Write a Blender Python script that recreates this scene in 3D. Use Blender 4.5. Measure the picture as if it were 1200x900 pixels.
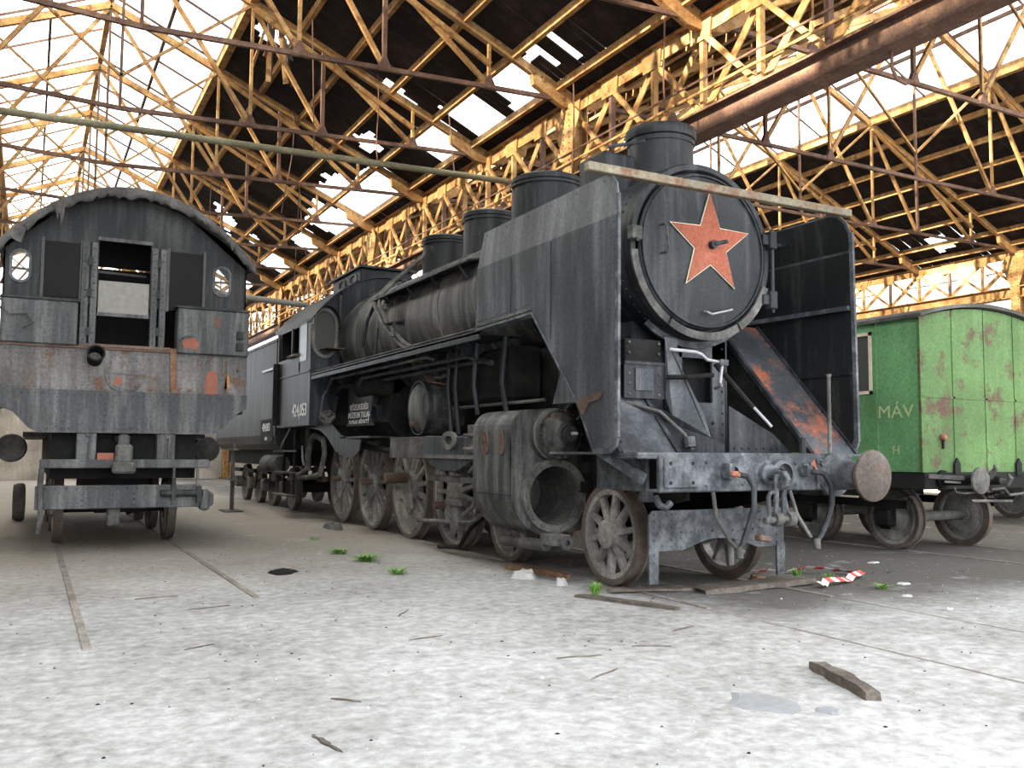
import bpy, math, random
from mathutils import Vector, Matrix, noise
random.seed(7)
S = bpy.context.scene
COL = S.collection
for o in list(bpy.data.objects):
    bpy.data.objects.remove(o)

# ---------------------------------------------------------------- camera
cam_data = bpy.data.cameras.new('camera')
cam = bpy.data.objects.new('camera', cam_data)
COL.objects.link(cam)
S.camera = cam
cam_data.sensor_fit = 'HORIZONTAL'
cam_data.sensor_width = 36.0
cam_data.lens = 36.0 * 1060.0 / 1200.0
cam_data.clip_end = 400
_r = Vector((0.88223812, -0.47075198, 0.00696197))
_u = Vector((-0.04109517, -0.06226878, 0.99721301))
_f = Vector((0.46900649, 0.88006543, 0.07428152))
cam.matrix_world = Matrix(((_r.x, _u.x, -_f.x, 0.0), (_r.y, _u.y, -_f.y, 0.0),
                           (_r.z, _u.z, -_f.z, 1.42), (0, 0, 0, 1)))

# ---------------------------------------------------------------- sky, sun, exposure
W = bpy.data.worlds.new('overcast_sky')
S.world = W
W.use_nodes = True
bg = W.node_tree.nodes['Background']
bg.inputs['Color'].default_value = (0.90, 0.95, 1.0, 1)
bg.inputs['Strength'].default_value = 1.0
sun_d = bpy.data.lights.new('sun', 'SUN')
sun_d.energy = 7.0
sun_d.angle = math.radians(1.0)
sun_d.color = (1.0, 0.86, 0.66)
sun = bpy.data.objects.new('sun', sun_d)
COL.objects.link(sun)
sun.location = (-30, -4, 20)
sun.rotation_euler = Vector((0.92, 0.13, -0.385)).to_track_quat('-Z', 'Y').to_euler()
vs = S.view_settings
vs.view_transform = 'Standard'
vs.look = 'None'
vs.gamma = 1.0
vs.use_curve_mapping = False
vs.exposure = 2.5

# ---------------------------------------------------------------- materials
def _n(nt, t, **kw):
    n = nt.nodes.new(t)
    for k, v in kw.items():
        if k in n.inputs: n.inputs[k].default_value = v
        else: setattr(n, k, v)
    return n
def c4(c): return (c[0], c[1], c[2], 1.0)
def grime(name, base, light, rust=(0.16, 0.065, 0.03), rust_amt=0.3, light_amt=0.5, streak=True,
          rough=0.6, metal=0.0, bump=0.25, scale=2.2, rust_scale=3.0, spec=0.2):
    """worn paint: base colour, lighter dusty runs, rust blotches"""
    m = bpy.data.materials.new(name); m.use_nodes = True
    nt = m.node_tree; L = nt.links
    bs = nt.nodes['Principled BSDF']
    g = _n(nt, 'ShaderNodeNewGeometry')
    mp = _n(nt, 'ShaderNodeMapping'); mp.inputs['Scale'].default_value = (scale * 3.2, scale * 3.2, scale * .32) if streak else (scale, scale, scale)
    L.new(g.outputs['Position'], mp.inputs['Vector'])
    n1 = _n(nt, 'ShaderNodeTexNoise', Scale=1.0, Detail=6.0, Roughness=0.65)
    L.new(mp.outputs[0], n1.inputs['Vector'])
    r1 = _n(nt, 'ShaderNodeValToRGB')
    r1.color_ramp.elements[0].position = 0.60 - 0.28 * light_amt
    r1.color_ramp.elements[1].position = 0.86 - 0.2 * light_amt
    L.new(n1.outputs['Fac'], r1.inputs['Fac'])
    mx = _n(nt, 'ShaderNodeMix', data_type='RGBA')
    mx.inputs['A'].default_value = c4(base); mx.inputs['B'].default_value = c4(light)
    L.new(r1.outputs['Color'], mx.inputs['Factor'])
    n0 = _n(nt, 'ShaderNodeTexNoise', Scale=0.9, Detail=3.0)
    L.new(g.outputs['Position'], n0.inputs['Vector'])
    mv = _n(nt, 'ShaderNodeMix', data_type='RGBA', blend_type='MULTIPLY')
    mv.inputs['Factor'].default_value = 1.0
    rv = _n(nt, 'ShaderNodeValToRGB')
    rv.color_ramp.elements[0].position = .3; rv.color_ramp.elements[0].color = (.62, .62, .62, 1)
    rv.color_ramp.elements[1].position = .7; rv.color_ramp.elements[1].color = (1.2, 1.2, 1.2, 1)
    L.new(n0.outputs['Fac'], rv.inputs['Fac'])
    L.new(mx.outputs['Result'], mv.inputs['A']); L.new(rv.outputs['Color'], mv.inputs['B'])
    n2 = _n(nt, 'ShaderNodeTexNoise', Scale=rust_scale, Detail=8.0, Roughness=0.7)
    L.new(g.outputs['Position'], n2.inputs['Vector'])
    r2 = _n(nt, 'ShaderNodeValToRGB')
    r2.color_ramp.elements[0].position = 0.74 - 0.32 * rust_amt
    r2.color_ramp.elements[1].position = 0.80 - 0.26 * rust_amt
    L.new(n2.outputs['Fac'], r2.inputs['Fac'])
    m2 = _n(nt, 'ShaderNodeMix', data_type='RGBA')
    L.new(mv.outputs['Result'], m2.inputs['A']); m2.inputs['B'].default_value = c4(rust)
    L.new(r2.outputs['Color'], m2.inputs['Factor'])
    n4 = _n(nt, 'ShaderNodeTexNoise', Scale=26.0, Detail=5.0, Roughness=.75)
    L.new(g.outputs['Position'], n4.inputs['Vector'])
    r4 = _n(nt, 'ShaderNodeValToRGB')
    r4.color_ramp.elements[0].position = .32; r4.color_ramp.elements[0].color = (.68, .68, .68, 1)
    r4.color_ramp.elements[1].position = .68; r4.color_ramp.elements[1].color = (1.3, 1.3, 1.3, 1)
    L.new(n4.outputs['Fac'], r4.inputs['Fac'])
    m4 = _n(nt, 'ShaderNodeMix', data_type='RGBA', blend_type='MULTIPLY'); m4.inputs['Factor'].default_value = 1.0
    L.new(m2.outputs['Result'], m4.inputs['A']); L.new(r4.outputs['Color'], m4.inputs['B'])
    L.new(m4.outputs['Result'], bs.inputs['Base Color'])
    bs.inputs['Roughness'].default_value = rough
    bs.inputs['Metallic'].default_value = metal
    bs.inputs['Specular IOR Level'].default_value = spec
    n3 = _n(nt, 'ShaderNodeTexNoise', Scale=38.0, Detail=4.0)
    L.new(g.outputs['Position'], n3.inputs['Vector'])
    bp = _n(nt, 'ShaderNodeBump', Strength=bump, Distance=0.01)
    L.new(n3.outputs['Fac'], bp.inputs['Height']); L.new(bp.outputs[0], bs.inputs['Normal'])
    return m
def plain(name, col, rough=0.7, metal=0.0):
    m = bpy.data.materials.new(name); m.use_nodes = True
    nt = m.node_tree; bs = nt.nodes['Principled BSDF']
    g = _n(nt, 'ShaderNodeNewGeometry'); n = _n(nt, 'ShaderNodeTexNoise', Scale=14.0, Detail=5.0)
    nt.links.new(g.outputs['Position'], n.inputs['Vector'])
    mx = _n(nt, 'ShaderNodeMix', data_type='RGBA')
    mx.inputs['A'].default_value = c4([a * .7 for a in col]); mx.inputs['B'].default_value = c4([min(1, a * 1.25) for a in col])
    nt.links.new(n.outputs['Fac'], mx.inputs['Factor']); nt.links.new(mx.outputs['Result'], bs.inputs['Base Color'])
    bs.inputs['Roughness'].default_value = rough; bs.inputs['Metallic'].default_value = metal
    return m

M = {}
M['black'] = grime('black_paint', (0.016, 0.018, 0.021), (0.068, 0.073, 0.081), rust=(0.10, 0.05, 0.03), rust_amt=0.24, light_amt=0.5, rough=0.5)
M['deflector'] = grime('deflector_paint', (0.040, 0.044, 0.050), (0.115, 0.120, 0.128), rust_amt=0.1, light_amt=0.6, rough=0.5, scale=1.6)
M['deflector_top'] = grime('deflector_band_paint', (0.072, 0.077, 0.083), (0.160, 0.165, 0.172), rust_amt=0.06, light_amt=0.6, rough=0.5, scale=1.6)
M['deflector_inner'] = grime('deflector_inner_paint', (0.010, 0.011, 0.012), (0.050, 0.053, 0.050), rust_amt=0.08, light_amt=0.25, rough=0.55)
M['smokebox'] = grime('smokebox_paint', (0.017, 0.019, 0.021), (0.068, 0.073, 0.078), rust_amt=0.08, light_amt=0.45, rough=0.45, scale=1.8)
M['boiler'] = grime('boiler_cladding_paint', (0.040, 0.040, 0.042), (0.22, 0.208, 0.19), rust=(0.09, 0.06, 0.045), rust_amt=0.25, light_amt=0.6, rough=0.5, scale=1.1)
M['dusty'] = grime('dusty_iron', (0.060, 0.058, 0.056), (0.19, 0.182, 0.168), rust=(0.12, 0.08, 0.055), rust_amt=0.35, light_amt=0.6, rough=0.8, streak=False)
M['wheel'] = grime('dusty_wheel_iron', (0.16, 0.153, 0.143), (0.42, 0.40, 0.365), rust=(0.12, 0.085, 0.06), rust_amt=0.25, light_amt=0.6, rough=0.85, streak=False)
M['tyre'] = grime('rusty_tyre_steel', (0.095, 0.075, 0.062), (0.19, 0.165, 0.15), rust=(0.15, 0.08, 0.055), rust_amt=0.42, light_amt=0.4, rough=0.7, streak=False)
M['beam'] = grime('grey_beam_paint', (0.048, 0.053, 0.060), (0.19, 0.198, 0.21), rust_amt=0.12, light_amt=0.62, rough=0.6, streak=False, scale=5)
M['cylinder'] = grime('cylinder_jacket_paint', (0.030, 0.031, 0.032), (0.15, 0.142, 0.13), rust=(0.13, 0.065, 0.04), rust_amt=0.3, light_amt=0.6, rough=0.5)
M['apron'] = grime('apron_peeling_paint', (0.045, 0.050, 0.056), (0.10, 0.107, 0.115), rust=(0.24, 0.085, 0.05), rust_amt=0.8, light_amt=0.5, rough=0.55, streak=False, rust_scale=1.7)
M['pin'] = grime('rusty_pin_steel', (0.105, 0.066, 0.050), (0.18, 0.122, 0.095), rust=(0.085, 0.05, 0.035), rust_amt=0.4, rough=0.7, streak=False)
M['under'] = grime('sooty_underframe', (0.007, 0.007, 0.007), (0.026, 0.024, 0.021), rust=(0.028, 0.020, 0.015), rust_amt=0.3, rough=0.85, streak=False)
M['star_red'] = grime('faded_red_paint', (0.265, 0.072, 0.038), (0.32, 0.11, 0.066), rust=(0.15, 0.07, 0.045), rust_amt=0.2, light_amt=0.4, rough=0.6, streak=False, scale=5)
M['cream'] = plain('cream_paint', (0.58, 0.52, 0.39))
M['white'] = plain('white_lettering_paint', (0.80, 0.80, 0.80))
M['bare'] = plain('bare_bright_steel', (0.30, 0.305, 0.315), rough=0.45, metal=0.2)
M['rust_gold'] = grime('ochre_rust_steel', (0.31, 0.165, 0.062), (0.52, 0.345, 0.16), rust=(0.14, 0.062, 0.032), rust_amt=0.62, light_amt=0.5, rough=0.8, streak=False, scale=3.5, rust_scale=4)
M['rust_dark'] = grime('dark_rust_steel', (0.105, 0.06, 0.045), (0.21, 0.125, 0.08), rust=(0.07, 0.045, 0.038), rust_amt=0.45, light_amt=0.5, rough=0.85, streak=False, scale=4)
M['bar_rust'] = grime('olive_and_rust_bar_paint', (0.17, 0.145, 0.10), (0.27, 0.24, 0.18), rust=(0.15, 0.075, 0.045), rust_amt=0.75, light_amt=0.5, rough=0.7, streak=False, scale=4, rust_scale=6)
M['pipe'] = grime('olive_pipe_paint', (0.14, 0.125, 0.075), (0.23, 0.21, 0.135), rust=(0.12, 0.075, 0.05), rust_amt=0.3, rough=0.6, streak=False)
M['roof'] = grime('sooty_roof_boards', (0.020, 0.014, 0.013), (0.060, 0.040, 0.034), rust=(0.05, 0.028, 0.02), rust_amt=0.3, light_amt=0.45, rough=0.9, streak=False, scale=3)
M['wood'] = grime('grey_weathered_wood', (0.095, 0.078, 0.064), (0.20, 0.175, 0.15), rust=(0.08, 0.06, 0.045), rust_amt=0.3, rough=0.9, streak=False, scale=6)
M['wood_brown'] = grime('brown_plank_wood', (0.16, 0.09, 0.055), (0.30, 0.19, 0.12), rust_amt=0.3, rough=0.9, streak=False, scale=6)
M['wall'] = grime('pale_bounce_plaster', (0.46, 0.42, 0.37), (0.60, 0.56, 0.50), rust=(0.28, 0.22, 0.17), rust_amt=0.35, rough=0.9)  # pale tone, raised to bounce more light onto the engines
M['green'] = grime('green_coach_paint', (0.070, 0.140, 0.045), (0.110, 0.195, 0.073), rust=(0.075, 0.040, 0.028), rust_amt=0.68, light_amt=0.5, rough=0.6, streak=True, scale=1.2, rust_scale=2.3)
M['green_side'] = grime('green_side_paint', (0.115, 0.270, 0.115), (0.165, 0.34, 0.16), rust=(0.07, 0.05, 0.03), rust_amt=0.3, light_amt=0.5, rough=0.5, streak=True, scale=1.2, rust_scale=7)
M['grey_side'] = grime('old_loco_grey_paint', (0.052, 0.053, 0.054), (0.175, 0.175, 0.172), rust=(0.11, 0.075, 0.05), rust_amt=0.34, light_amt=0.55, rough=0.5, scale=1.8)
M['grey_dark'] = grime('old_loco_dark_paint', (0.017, 0.0175, 0.018), (0.070, 0.070, 0.069), rust=(0.09, 0.055, 0.04), rust_amt=0.22, light_amt=0.5, rough=0.55)
M['rust_wall'] = grime('old_loco_rusty_plate', (0.10, 0.095, 0.09), (0.23, 0.22, 0.21), rust=(0.12, 0.062, 0.04), rust_amt=0.62, light_amt=0.55, rough=0.6, scale=1.8)
M['tarp'] = grime('tattered_roofing_felt', (0.07, 0.067, 0.064), (0.165, 0.158, 0.148), rust=(0.035, 0.035, 0.035), rust_amt=0.2, light_amt=0.5, rough=0.95, streak=False)
M['leaf'] = plain('weed_leaf', (0.15, 0.30, 0.055), rough=0.6)
M['tape_red'] = plain('tape_red', (0.60, 0.06, 0.05), rough=0.4)
M['tape_white'] = plain('tape_white', (0.75, 0.75, 0.74), rough=0.4)
M['paper'] = plain('crumpled_paper', (0.40, 0.395, 0.38), rough=0.9)
M['yellow'] = plain('faded_yellow_letter_paint', (0.36, 0.42, 0.22))
M['orange'] = plain('orange_primer_paint', (0.26, 0.095, 0.06), rough=0.85)
M['board'] = plain('pale_grey_board', (0.22, 0.21, 0.19), rough=0.8)
M['buried'] = grime('dirt_covered_rail', (0.20, 0.175, 0.15), (0.34, 0.32, 0.295), rust=(0.13, 0.095, 0.075), rust_amt=0.5, light_amt=0.6, rough=0.9, streak=False, scale=3)
M['sheet'] = plain('dusty_grey_sheet', (0.20, 0.205, 0.21), rough=.9)
M['void'] = plain('black_paint_and_shade', (0.007, 0.0065, 0.006), rough=0.95)  # near-black stands in for unlit depth, plain black on other parts

def glass_mat(name, tint, mix):
    m = bpy.data.materials.new(name); m.use_nodes = True
    nt = m.node_tree; nt.nodes.remove(nt.nodes['Principled BSDF'])
    out = nt.nodes['Material Output']
    t = _n(nt, 'ShaderNodeBsdfTransparent'); t.inputs['Color'].default_value = c4(tint)
    d = _n(nt, 'ShaderNodeBsdfTranslucent'); d.inputs['Color'].default_value = c4(tint)
    x = _n(nt, 'ShaderNodeMixShader'); x.inputs[0].default_value = mix
    nt.links.new(t.outputs[0], x.inputs[1]); nt.links.new(d.outputs[0], x.inputs[2]); nt.links.new(x.outputs[0], out.inputs['Surface'])
    return m
M['skyglass'] = glass_mat('dusty_skylight_glass', (0.86, 0.87, 0.85), 0.3)
def window_mat():
    m = bpy.data.materials.new('dusty_window_glass'); m.use_nodes = True
    nt = m.node_tree; nt.nodes.remove(nt.nodes['Principled BSDF']); out = nt.nodes['Material Output']
    t = _n(nt, 'ShaderNodeBsdfTransparent'); t.inputs['Color'].default_value = (.55, .56, .55, 1)
    d = _n(nt, 'ShaderNodeBsdfPrincipled'); d.inputs['Base Color'].default_value = (.10, .10, .09, 1); d.inputs['Roughness'].default_value = .3; d.inputs['Specular IOR Level'].default_value = .25
    x = _n(nt, 'ShaderNodeMixShader'); x.inputs[0].default_value = .7
    nt.links.new(t.outputs[0], x.inputs[1]); nt.links.new(d.outputs[0], x.inputs[2]); nt.links.new(x.outputs[0], out.inputs['Surface'])
    return m
M['window'] = window_mat()

def floor_mat():
    m = bpy.data.materials.new('dusty_shed_floor'); m.use_nodes = True
    nt = m.node_tree; L = nt.links; bs = nt.nodes['Principled BSDF']
    g = _n(nt, 'ShaderNodeNewGeometry'); P = g.outputs['Position']
    sx = _n(nt, 'ShaderNodeSeparateXYZ')
    wob = _n(nt, 'ShaderNodeTexNoise', Scale=0.7, Detail=6.0, Roughness=.65); L.new(P, wob.inputs['Vector'])
    wm = _n(nt, 'ShaderNodeVectorMath', operation='MULTIPLY_ADD')
    L.new(wob.outputs['Color'], wm.inputs[0]); wm.inputs[1].default_value = (3.2, 3.2, 0); L.new(P, wm.inputs[2])
    L.new(wm.outputs[0], sx.inputs[0])          # x and y with a wobble of about +1.6
    def rng(sock, a, b):
        n = _n(nt, 'ShaderNodeMapRange', interpolation_type='SMOOTHSTEP'); L.new(sock, n.inputs['Value'])
        n.inputs['From Min'].default_value = a; n.inputs['From Max'].default_value = b
        return n.outputs['Result']
    def mul(a, b, op='MULTIPLY'):
        n = _n(nt, 'ShaderNodeMath', operation=op)
        for i, v in enumerate((a, b)):
            if isinstance(v, (int, float)): n.inputs[i].default_value = v
            else: L.new(v, n.inputs[i])
        return n.outputs[0]
    X, Y = sx.outputs['X'], sx.outputs['Y']
    fine = _n(nt, 'ShaderNodeTexNoise', Scale=9.0, Detail=9.0, Roughness=.72); L.new(P, fine.inputs['Vector'])
    big = _n(nt, 'ShaderNodeTexNoise', Scale=0.55, Detail=5.0, Roughness=.6); L.new(P, big.inputs['Vector'])
    cr = _n(nt, 'ShaderNodeValToRGB'); e = cr.color_ramp.elements
    e[0].position = .34; e[0].color = (.155, .148, .138, 1); e[1].position = .66; e[1].color = (.48, .478, .475, 1)
    e2 = cr.color_ramp.elements.new(.5); e2.color = (.31, .304, .297, 1)
    L.new(mul(mul(fine.outputs['Fac'], .62), mul(big.outputs['Fac'], .38), 'ADD'), cr.inputs['Fac'])
    def over(prev, col, fac):
        n = _n(nt, 'ShaderNodeMix', data_type='RGBA'); L.new(prev, n.inputs['A']); n.inputs['B'].default_value = c4(col)
        if isinstance(fac, float): n.inputs['Factor'].default_value = fac
        else: L.new(fac, n.inputs['Factor'])
        return n.outputs['Result']
    # brown earth and ash around the standing engines (a stain that lies in the place)
    earth = over(cr.outputs['Color'], (.255, .215, .172), mul(rng(Y, 9.5, 17.0), .85))
    # oily black ground along and beside the big engine and the coach
    oil = mul(mul(rng(X, 6.4, 8.0), rng(Y, 6.6, 8.6)), .88)
    c2 = over(earth, (.070, .062, .054), oil)
    # chalky spill stains
    st = _n(nt, 'ShaderNodeTexNoise', Scale=1.7, Detail=5.0, Roughness=.7); L.new(P, st.inputs['Vector'])
    c3 = over(c2, (.12, .115, .11), mul(rng(st.outputs['Fac'], .60, .74), .38))
    c5 = over(c3, (.45, .445, .44), mul(rng(st.outputs['Fac'], .42, .30), .4))
    sp = _n(nt, 'ShaderNodeTexVoronoi', Scale=22.0); L.new(P, sp.inputs['Vector'])
    c6 = over(c5, (.55, .545, .53), mul(rng(sp.outputs['Distance'], .09, .03), .35))
    L.new(c6, bs.inputs['Base Color'])
    bs.inputs['Roughness'].default_value = .95; bs.inputs['Specular IOR Level'].default_value = .15
    bp = _n(nt, 'ShaderNodeBump', Strength=.55, Distance=.03); L.new(fine.outputs['Fac'], bp.inputs['Height']); L.new(bp.outputs[0], bs.inputs['Normal'])
    return m
M['floor'] = floor_mat()

# ---------------------------------------------------------------- mesh helpers
BASE = {}
def base_of(p):
    return BASE.get(p.name, Vector((0, 0, 0))) if p else Vector((0, 0, 0))
def V(*a): return Vector(a[0]) if len(a) == 1 else Vector(a)
def link(o, parent=None):
    COL.objects.link(o)
    if parent: o.parent = parent
    return o
class B:
    """collects shapes in world coordinates; build() links them as ONE mesh object"""
    def __init__(s): s.v = []; s.f = []
    def add(s, vs, fs):
        k = len(s.v); s.v += [Vector(p) for p in vs]; s.f += [tuple(i + k for i in f) for f in fs]; return s
    def box(s, x0, x1, y0, y1, z0, z1):
        return s.add([(x, y, z) for x in (x0, x1) for y in (y0, y1) for z in (z0, z1)],
                     [(0, 1, 3, 2), (4, 6, 7, 5), (0, 4, 5, 1), (2, 3, 7, 6), (0, 2, 6, 4), (1, 5, 7, 3)])
    def bar(s, p, q, w, h=None, up=(0, 0, 1)):
        p, q = V(p), V(q); h = h or w; d = (q - p).normalized(); u = V(up)
        if abs(d.dot(u)) > .98: u = V(1, 0, 0)
        a = d.cross(u).normalized(); b = a.cross(d)
        a *= w / 2; b *= h / 2
        c = [p - a - b, p + a - b, p + a + b, p - a + b]
        return s.add(c + [x + (q - p) for x in c], [(3, 2, 1, 0), (4, 5, 6, 7), (0, 1, 5, 4), (1, 2, 6, 5), (2, 3, 7, 6), (3, 0, 4, 7)])
    def angle(s, p, q, w, t=.014, up=(0, 0, 1)):
        """an L-section"""
        p, q = V(p), V(q); d = (q - p).normalized(); u = V(up)
        if abs(d.dot(u)) > .98: u = V(1, 0, 0)
        a = d.cross(u).normalized(); b = a.cross(d)
        s.bar(p + b * w / 2, q + b * w / 2, w, t, up)
        return s.bar(p + a * w / 2, q + a * w / 2, t, w, up)
    def tube(s, pts, r, n=8, closed=True):
        pts = [V(p) for p in pts]; rings = []; prev = None
        for i, p in enumerate(pts):
            d = (pts[min(i + 1, len(pts) - 1)] - pts[max(i - 1, 0)]).normalized()
            if prev is None:
                a = d.cross(V(0, 0, 1) if abs(d.z) < .9 else V(1, 0, 0)).normalized()
            else:
                a = (prev - d * prev.dot(d)).normalized()
            prev = a; b = d.cross(a); rr = r[i] if isinstance(r, (list, tuple)) else r
            rings.append([p + (a * math.cos(t) + b * math.sin(t)) * rr for t in [2 * math.pi * k / n for k in range(n)]])
        fs = [(i * n + k, i * n + (k + 1) % n, (i + 1) * n + (k + 1) % n, (i + 1) * n + k) for i in range(len(pts) - 1) for k in range(n)]
        if closed: fs += [tuple(range(n - 1, -1, -1)), tuple((len(pts) - 1) * n + k for k in range(n))]
        return s.add([v for g in rings for v in g], fs)
    def lathe(s, prof, org, ax=(0, 1, 0), n=32, a0=0, a1=2 * math.pi):
        """prof: (distance along axis, radius)"""
        org, ax = V(org), V(ax).normalized(); full = abs(a1 - a0 - 2 * math.pi) < 1e-6
        a = ax.cross(V(0, 0, 1) if abs(ax.z) < .9 else V(0, 1, 0)).normalized(); b = ax.cross(a)
        m = n if full else n + 1
        vs = [org + ax * d + (a * math.cos(t) + b * math.sin(t)) * max(r, 1e-4) for d, r in prof for t in [a0 + (a1 - a0) * k / n for k in range(m)]]
        fs = [(i * m + k, i * m + (k + 1) % m, (i + 1) * m + (k + 1) % m, (i + 1) * m + k) for i in range(len(prof) - 1) for k in range(n)]
        return s.add(vs, fs)
    def plate(s, pts, off):
        """flat polygon given thickness by an offset vector"""
        pts = [V(p) for p in pts]; off = V(off); n = len(pts)
        return s.add(pts + [p + off for p in pts], [tuple(range(n - 1, -1, -1)), tuple(n + k for k in range(n))] +
                     [(k, (k + 1) % n, n + (k + 1) % n, n + k) for k in range(n)])
    def holed(s, outer, inner, off):
        """plate with a hole; both loops have the same count"""
        o = [V(p) for p in outer]; i = [V(p) for p in inner]; n = len(o); f = V(off)
        s.add(o + i + [p + f for p in o] + [p + f for p in i],
              [(k, (k + 1) % n, n + (k + 1) % n, n + k) for k in range(n)] +
              [(2 * n + k, 3 * n + k, 3 * n + (k + 1) % n, 2 * n + (k + 1) % n) for k in range(n)] +
              [(k, 2 * n + k, 2 * n + (k + 1) % n, (k + 1) % n) for k in range(n)] +
              [(n + k, n + (k + 1) % n, 3 * n + (k + 1) % n, 3 * n + k) for k in range(n)])
        return s
    def rivet(s, p, nrm, r=.014):
        p, nrm = V(p), V(nrm).normalized()
        a = nrm.cross(V(0, 0, 1) if abs(nrm.z) < .9 else V(1, 0, 0)).normalized(); b = nrm.cross(a)
        ring = [p + (a * math.cos(t) + b * math.sin(t)) * r for t in [math.pi * k / 3 for k in range(6)]]
        top = [p + nrm * r * .7 + (a * math.cos(t) + b * math.sin(t)) * r * .55 for t in [math.pi * k / 3 for k in range(6)]]
        return s.add(ring + top, [(k, (k + 1) % 6, 6 + (k + 1) % 6, 6 + k) for k in range(6)] + [tuple(6 + k for k in range(6))])
    def row(s, p, q, n, nrm, r=.014):
        p, q = V(p), V(q)
        for k in range(n): s.rivet(p.lerp(q, k / max(1, n - 1)), nrm, r)
        return s
    def mesh(s, name, off=Vector((0, 0, 0))):
        me = bpy.data.meshes.new(name); me.from_pydata([tuple(v - off) for v in s.v], [], s.f); me.update()
        return me
    def build(s, name, mat, parent=None, smooth=False, bevel=0, at=None, kind=None, label=None):
        off = base_of(parent) if at is None else V(at)
        me = s.mesh(name, off); me.materials.append(M[mat] if isinstance(mat, str) else mat)
        import bmesh
        bm = bmesh.new(); bm.from_mesh(me); bmesh.ops.recalc_face_normals(bm, faces=bm.faces); bm.to_mesh(me); bm.free()
        if smooth:
            me.polygons.foreach_set('use_smooth', [True] * len(me.polygons))
            try: me.set_sharp_from_angle(angle=math.radians(40))
            except Exception: pass
        o = bpy.data.objects.new(name, me); link(o, parent)
        if parent is None:
            o.location = off; BASE[o.name] = off
        elif at is not None:
            o.location = off - base_of(parent); BASE[o.name] = off
        else:
            BASE[o.name] = off
        if bevel:
            b = o.modifiers.new('edge', 'BEVEL'); b.width = bevel; b.segments = 1; b.limit_method = 'ANGLE'; b.angle_limit = math.radians(50)
        if kind: o['kind'] = kind
        if label: o['label'] = label
        return o
def tag(o, label, cat, group=None, kind=None):
    o['label'] = label; o['category'] = cat
    if group: o['group'] = group
    if kind: o['kind'] = kind
    return o
def thing(name, loc, label, cat, group=None, kind=None):
    o = bpy.data.objects.new(name, None); o.empty_display_size = .2; link(o); o.location = loc; BASE[o.name] = V(loc)
    if kind: o['kind'] = kind
    else: tag(o, label, cat, group)
    return o
def inst(name, mesh, parent, world, rot=None):
    """an object sharing mesh data, placed in world coordinates under its parent"""
    o = bpy.data.objects.new(name, mesh); link(o, parent); o.location = V(world) - base_of(parent)
    if rot is not None: o.rotation_euler = rot
    BASE[o.name] = V(world)
    return o
def text(name, body, mat, parent, org, xdir, ydir, h, extrude=.002, sx=1.0, bold=0.0):
    cu = bpy.data.curves.new(name, 'FONT'); cu.body = body; cu.size = 1.0; cu.extrude = .004; cu.align_x = 'CENTER'; cu.offset = bold
    cu.resolution_u = 2; cu.space_line = .95
    t = bpy.data.objects.new('t_' + name, cu); COL.objects.link(t)
    bpy.context.view_layer.update()
    me = bpy.data.meshes.new_from_object(t.evaluated_get(bpy.context.evaluated_depsgraph_get()))
    bpy.data.objects.remove(t)
    X, Y = V(xdir).normalized(), V(ydir).normalized(); N = X.cross(Y); off = base_of(parent)
    for v in me.vertices:
        v.co = V(org) + X * v.co.x * h * sx + Y * (v.co.y * h) + N * (v.co.z / .004 * extrude) - off
    me.materials.clear(); me.materials.append(M[mat])
    o = bpy.data.objects.new(name, me); link(o, parent); BASE[o.name] = off
    return o
def oval(cx, cz, rx, rz, y, n=32, flat=0, plane='Y'):
    """stadium outline in the plane Y = y (or X = y)"""
    pts = []
    for k in range(n):
        t = 2 * math.pi * (k + .5) / n
        a = cx + rx * math.cos(t); b = cz + rz * math.sin(t) + (flat if math.sin(t) > 0 else -flat)
        pts.append((a, y, b) if plane == 'Y' else (y, a, b))
    return pts
def rect_loop(x0, x1, z0, z1, y, n=32, plane='Y'):
    """rectangle outline resampled by angle so that it pairs with oval()"""
    cx, cz = (x0 + x1) / 2, (z0 + z1) / 2; hx, hz = (x1 - x0) / 2, (z1 - z0) / 2; pts = []
    for k in range(n):
        t = 2 * math.pi * (k + .5) / n; c, s_ = math.cos(t), math.sin(t)
        # square mapping that keeps corners
        m = max(abs(c), abs(s_)); a, b = c / m, s_ / m
        pts.append((cx + hx * a, y, cz + hz * b) if plane == 'Y' else (y, cx + hx * a, cz + hz * b))
    # snap the nearest sample to each corner
    for sx in (-1, 1):
        for sz in (-1, 1):
            tgt = (cx + sx * hx, y, cz + sz * hz) if plane == 'Y' else (y, cx + sx * hx, cz + sz * hz)
            k = min(range(n), key=lambda i: (V(pts[i]) - V(tgt)).length); pts[k] = tgt
    return pts

# ================================================================ THE SETTING
Y_A, PITCH, NB = 3.03, 3.57, 12
TY = [Y_A + PITCH * k for k in range(NB + 1)]           # truss planes
Y_Z = TY[-1]
fl = B().add([(-26, -16, -.012), (48, -16, -.012), (48, 66, -.012), (-26, 66, -.012)], [(0, 1, 2, 3)]).build('floor', 'floor', kind='structure')
wl = B().box(-6.75, -6.4, -9, Y_Z + .3, -.02, 7.75).build('wall_left_sun_block', 'wall', kind='structure')  # unseen wall added to keep the low sun off the floor
for k in range(14):
    y = -7 + k * PITCH
    B().box(-6.4, -6.2, y - .3, y + .3, -.02, 7.7).build('pilaster', 'wall', wl)
wb = B().box(-6.4, 30.6, Y_Z + .35, Y_Z + .7, -.02, 3.2).build('wall_back', 'wall', kind='structure')
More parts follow.
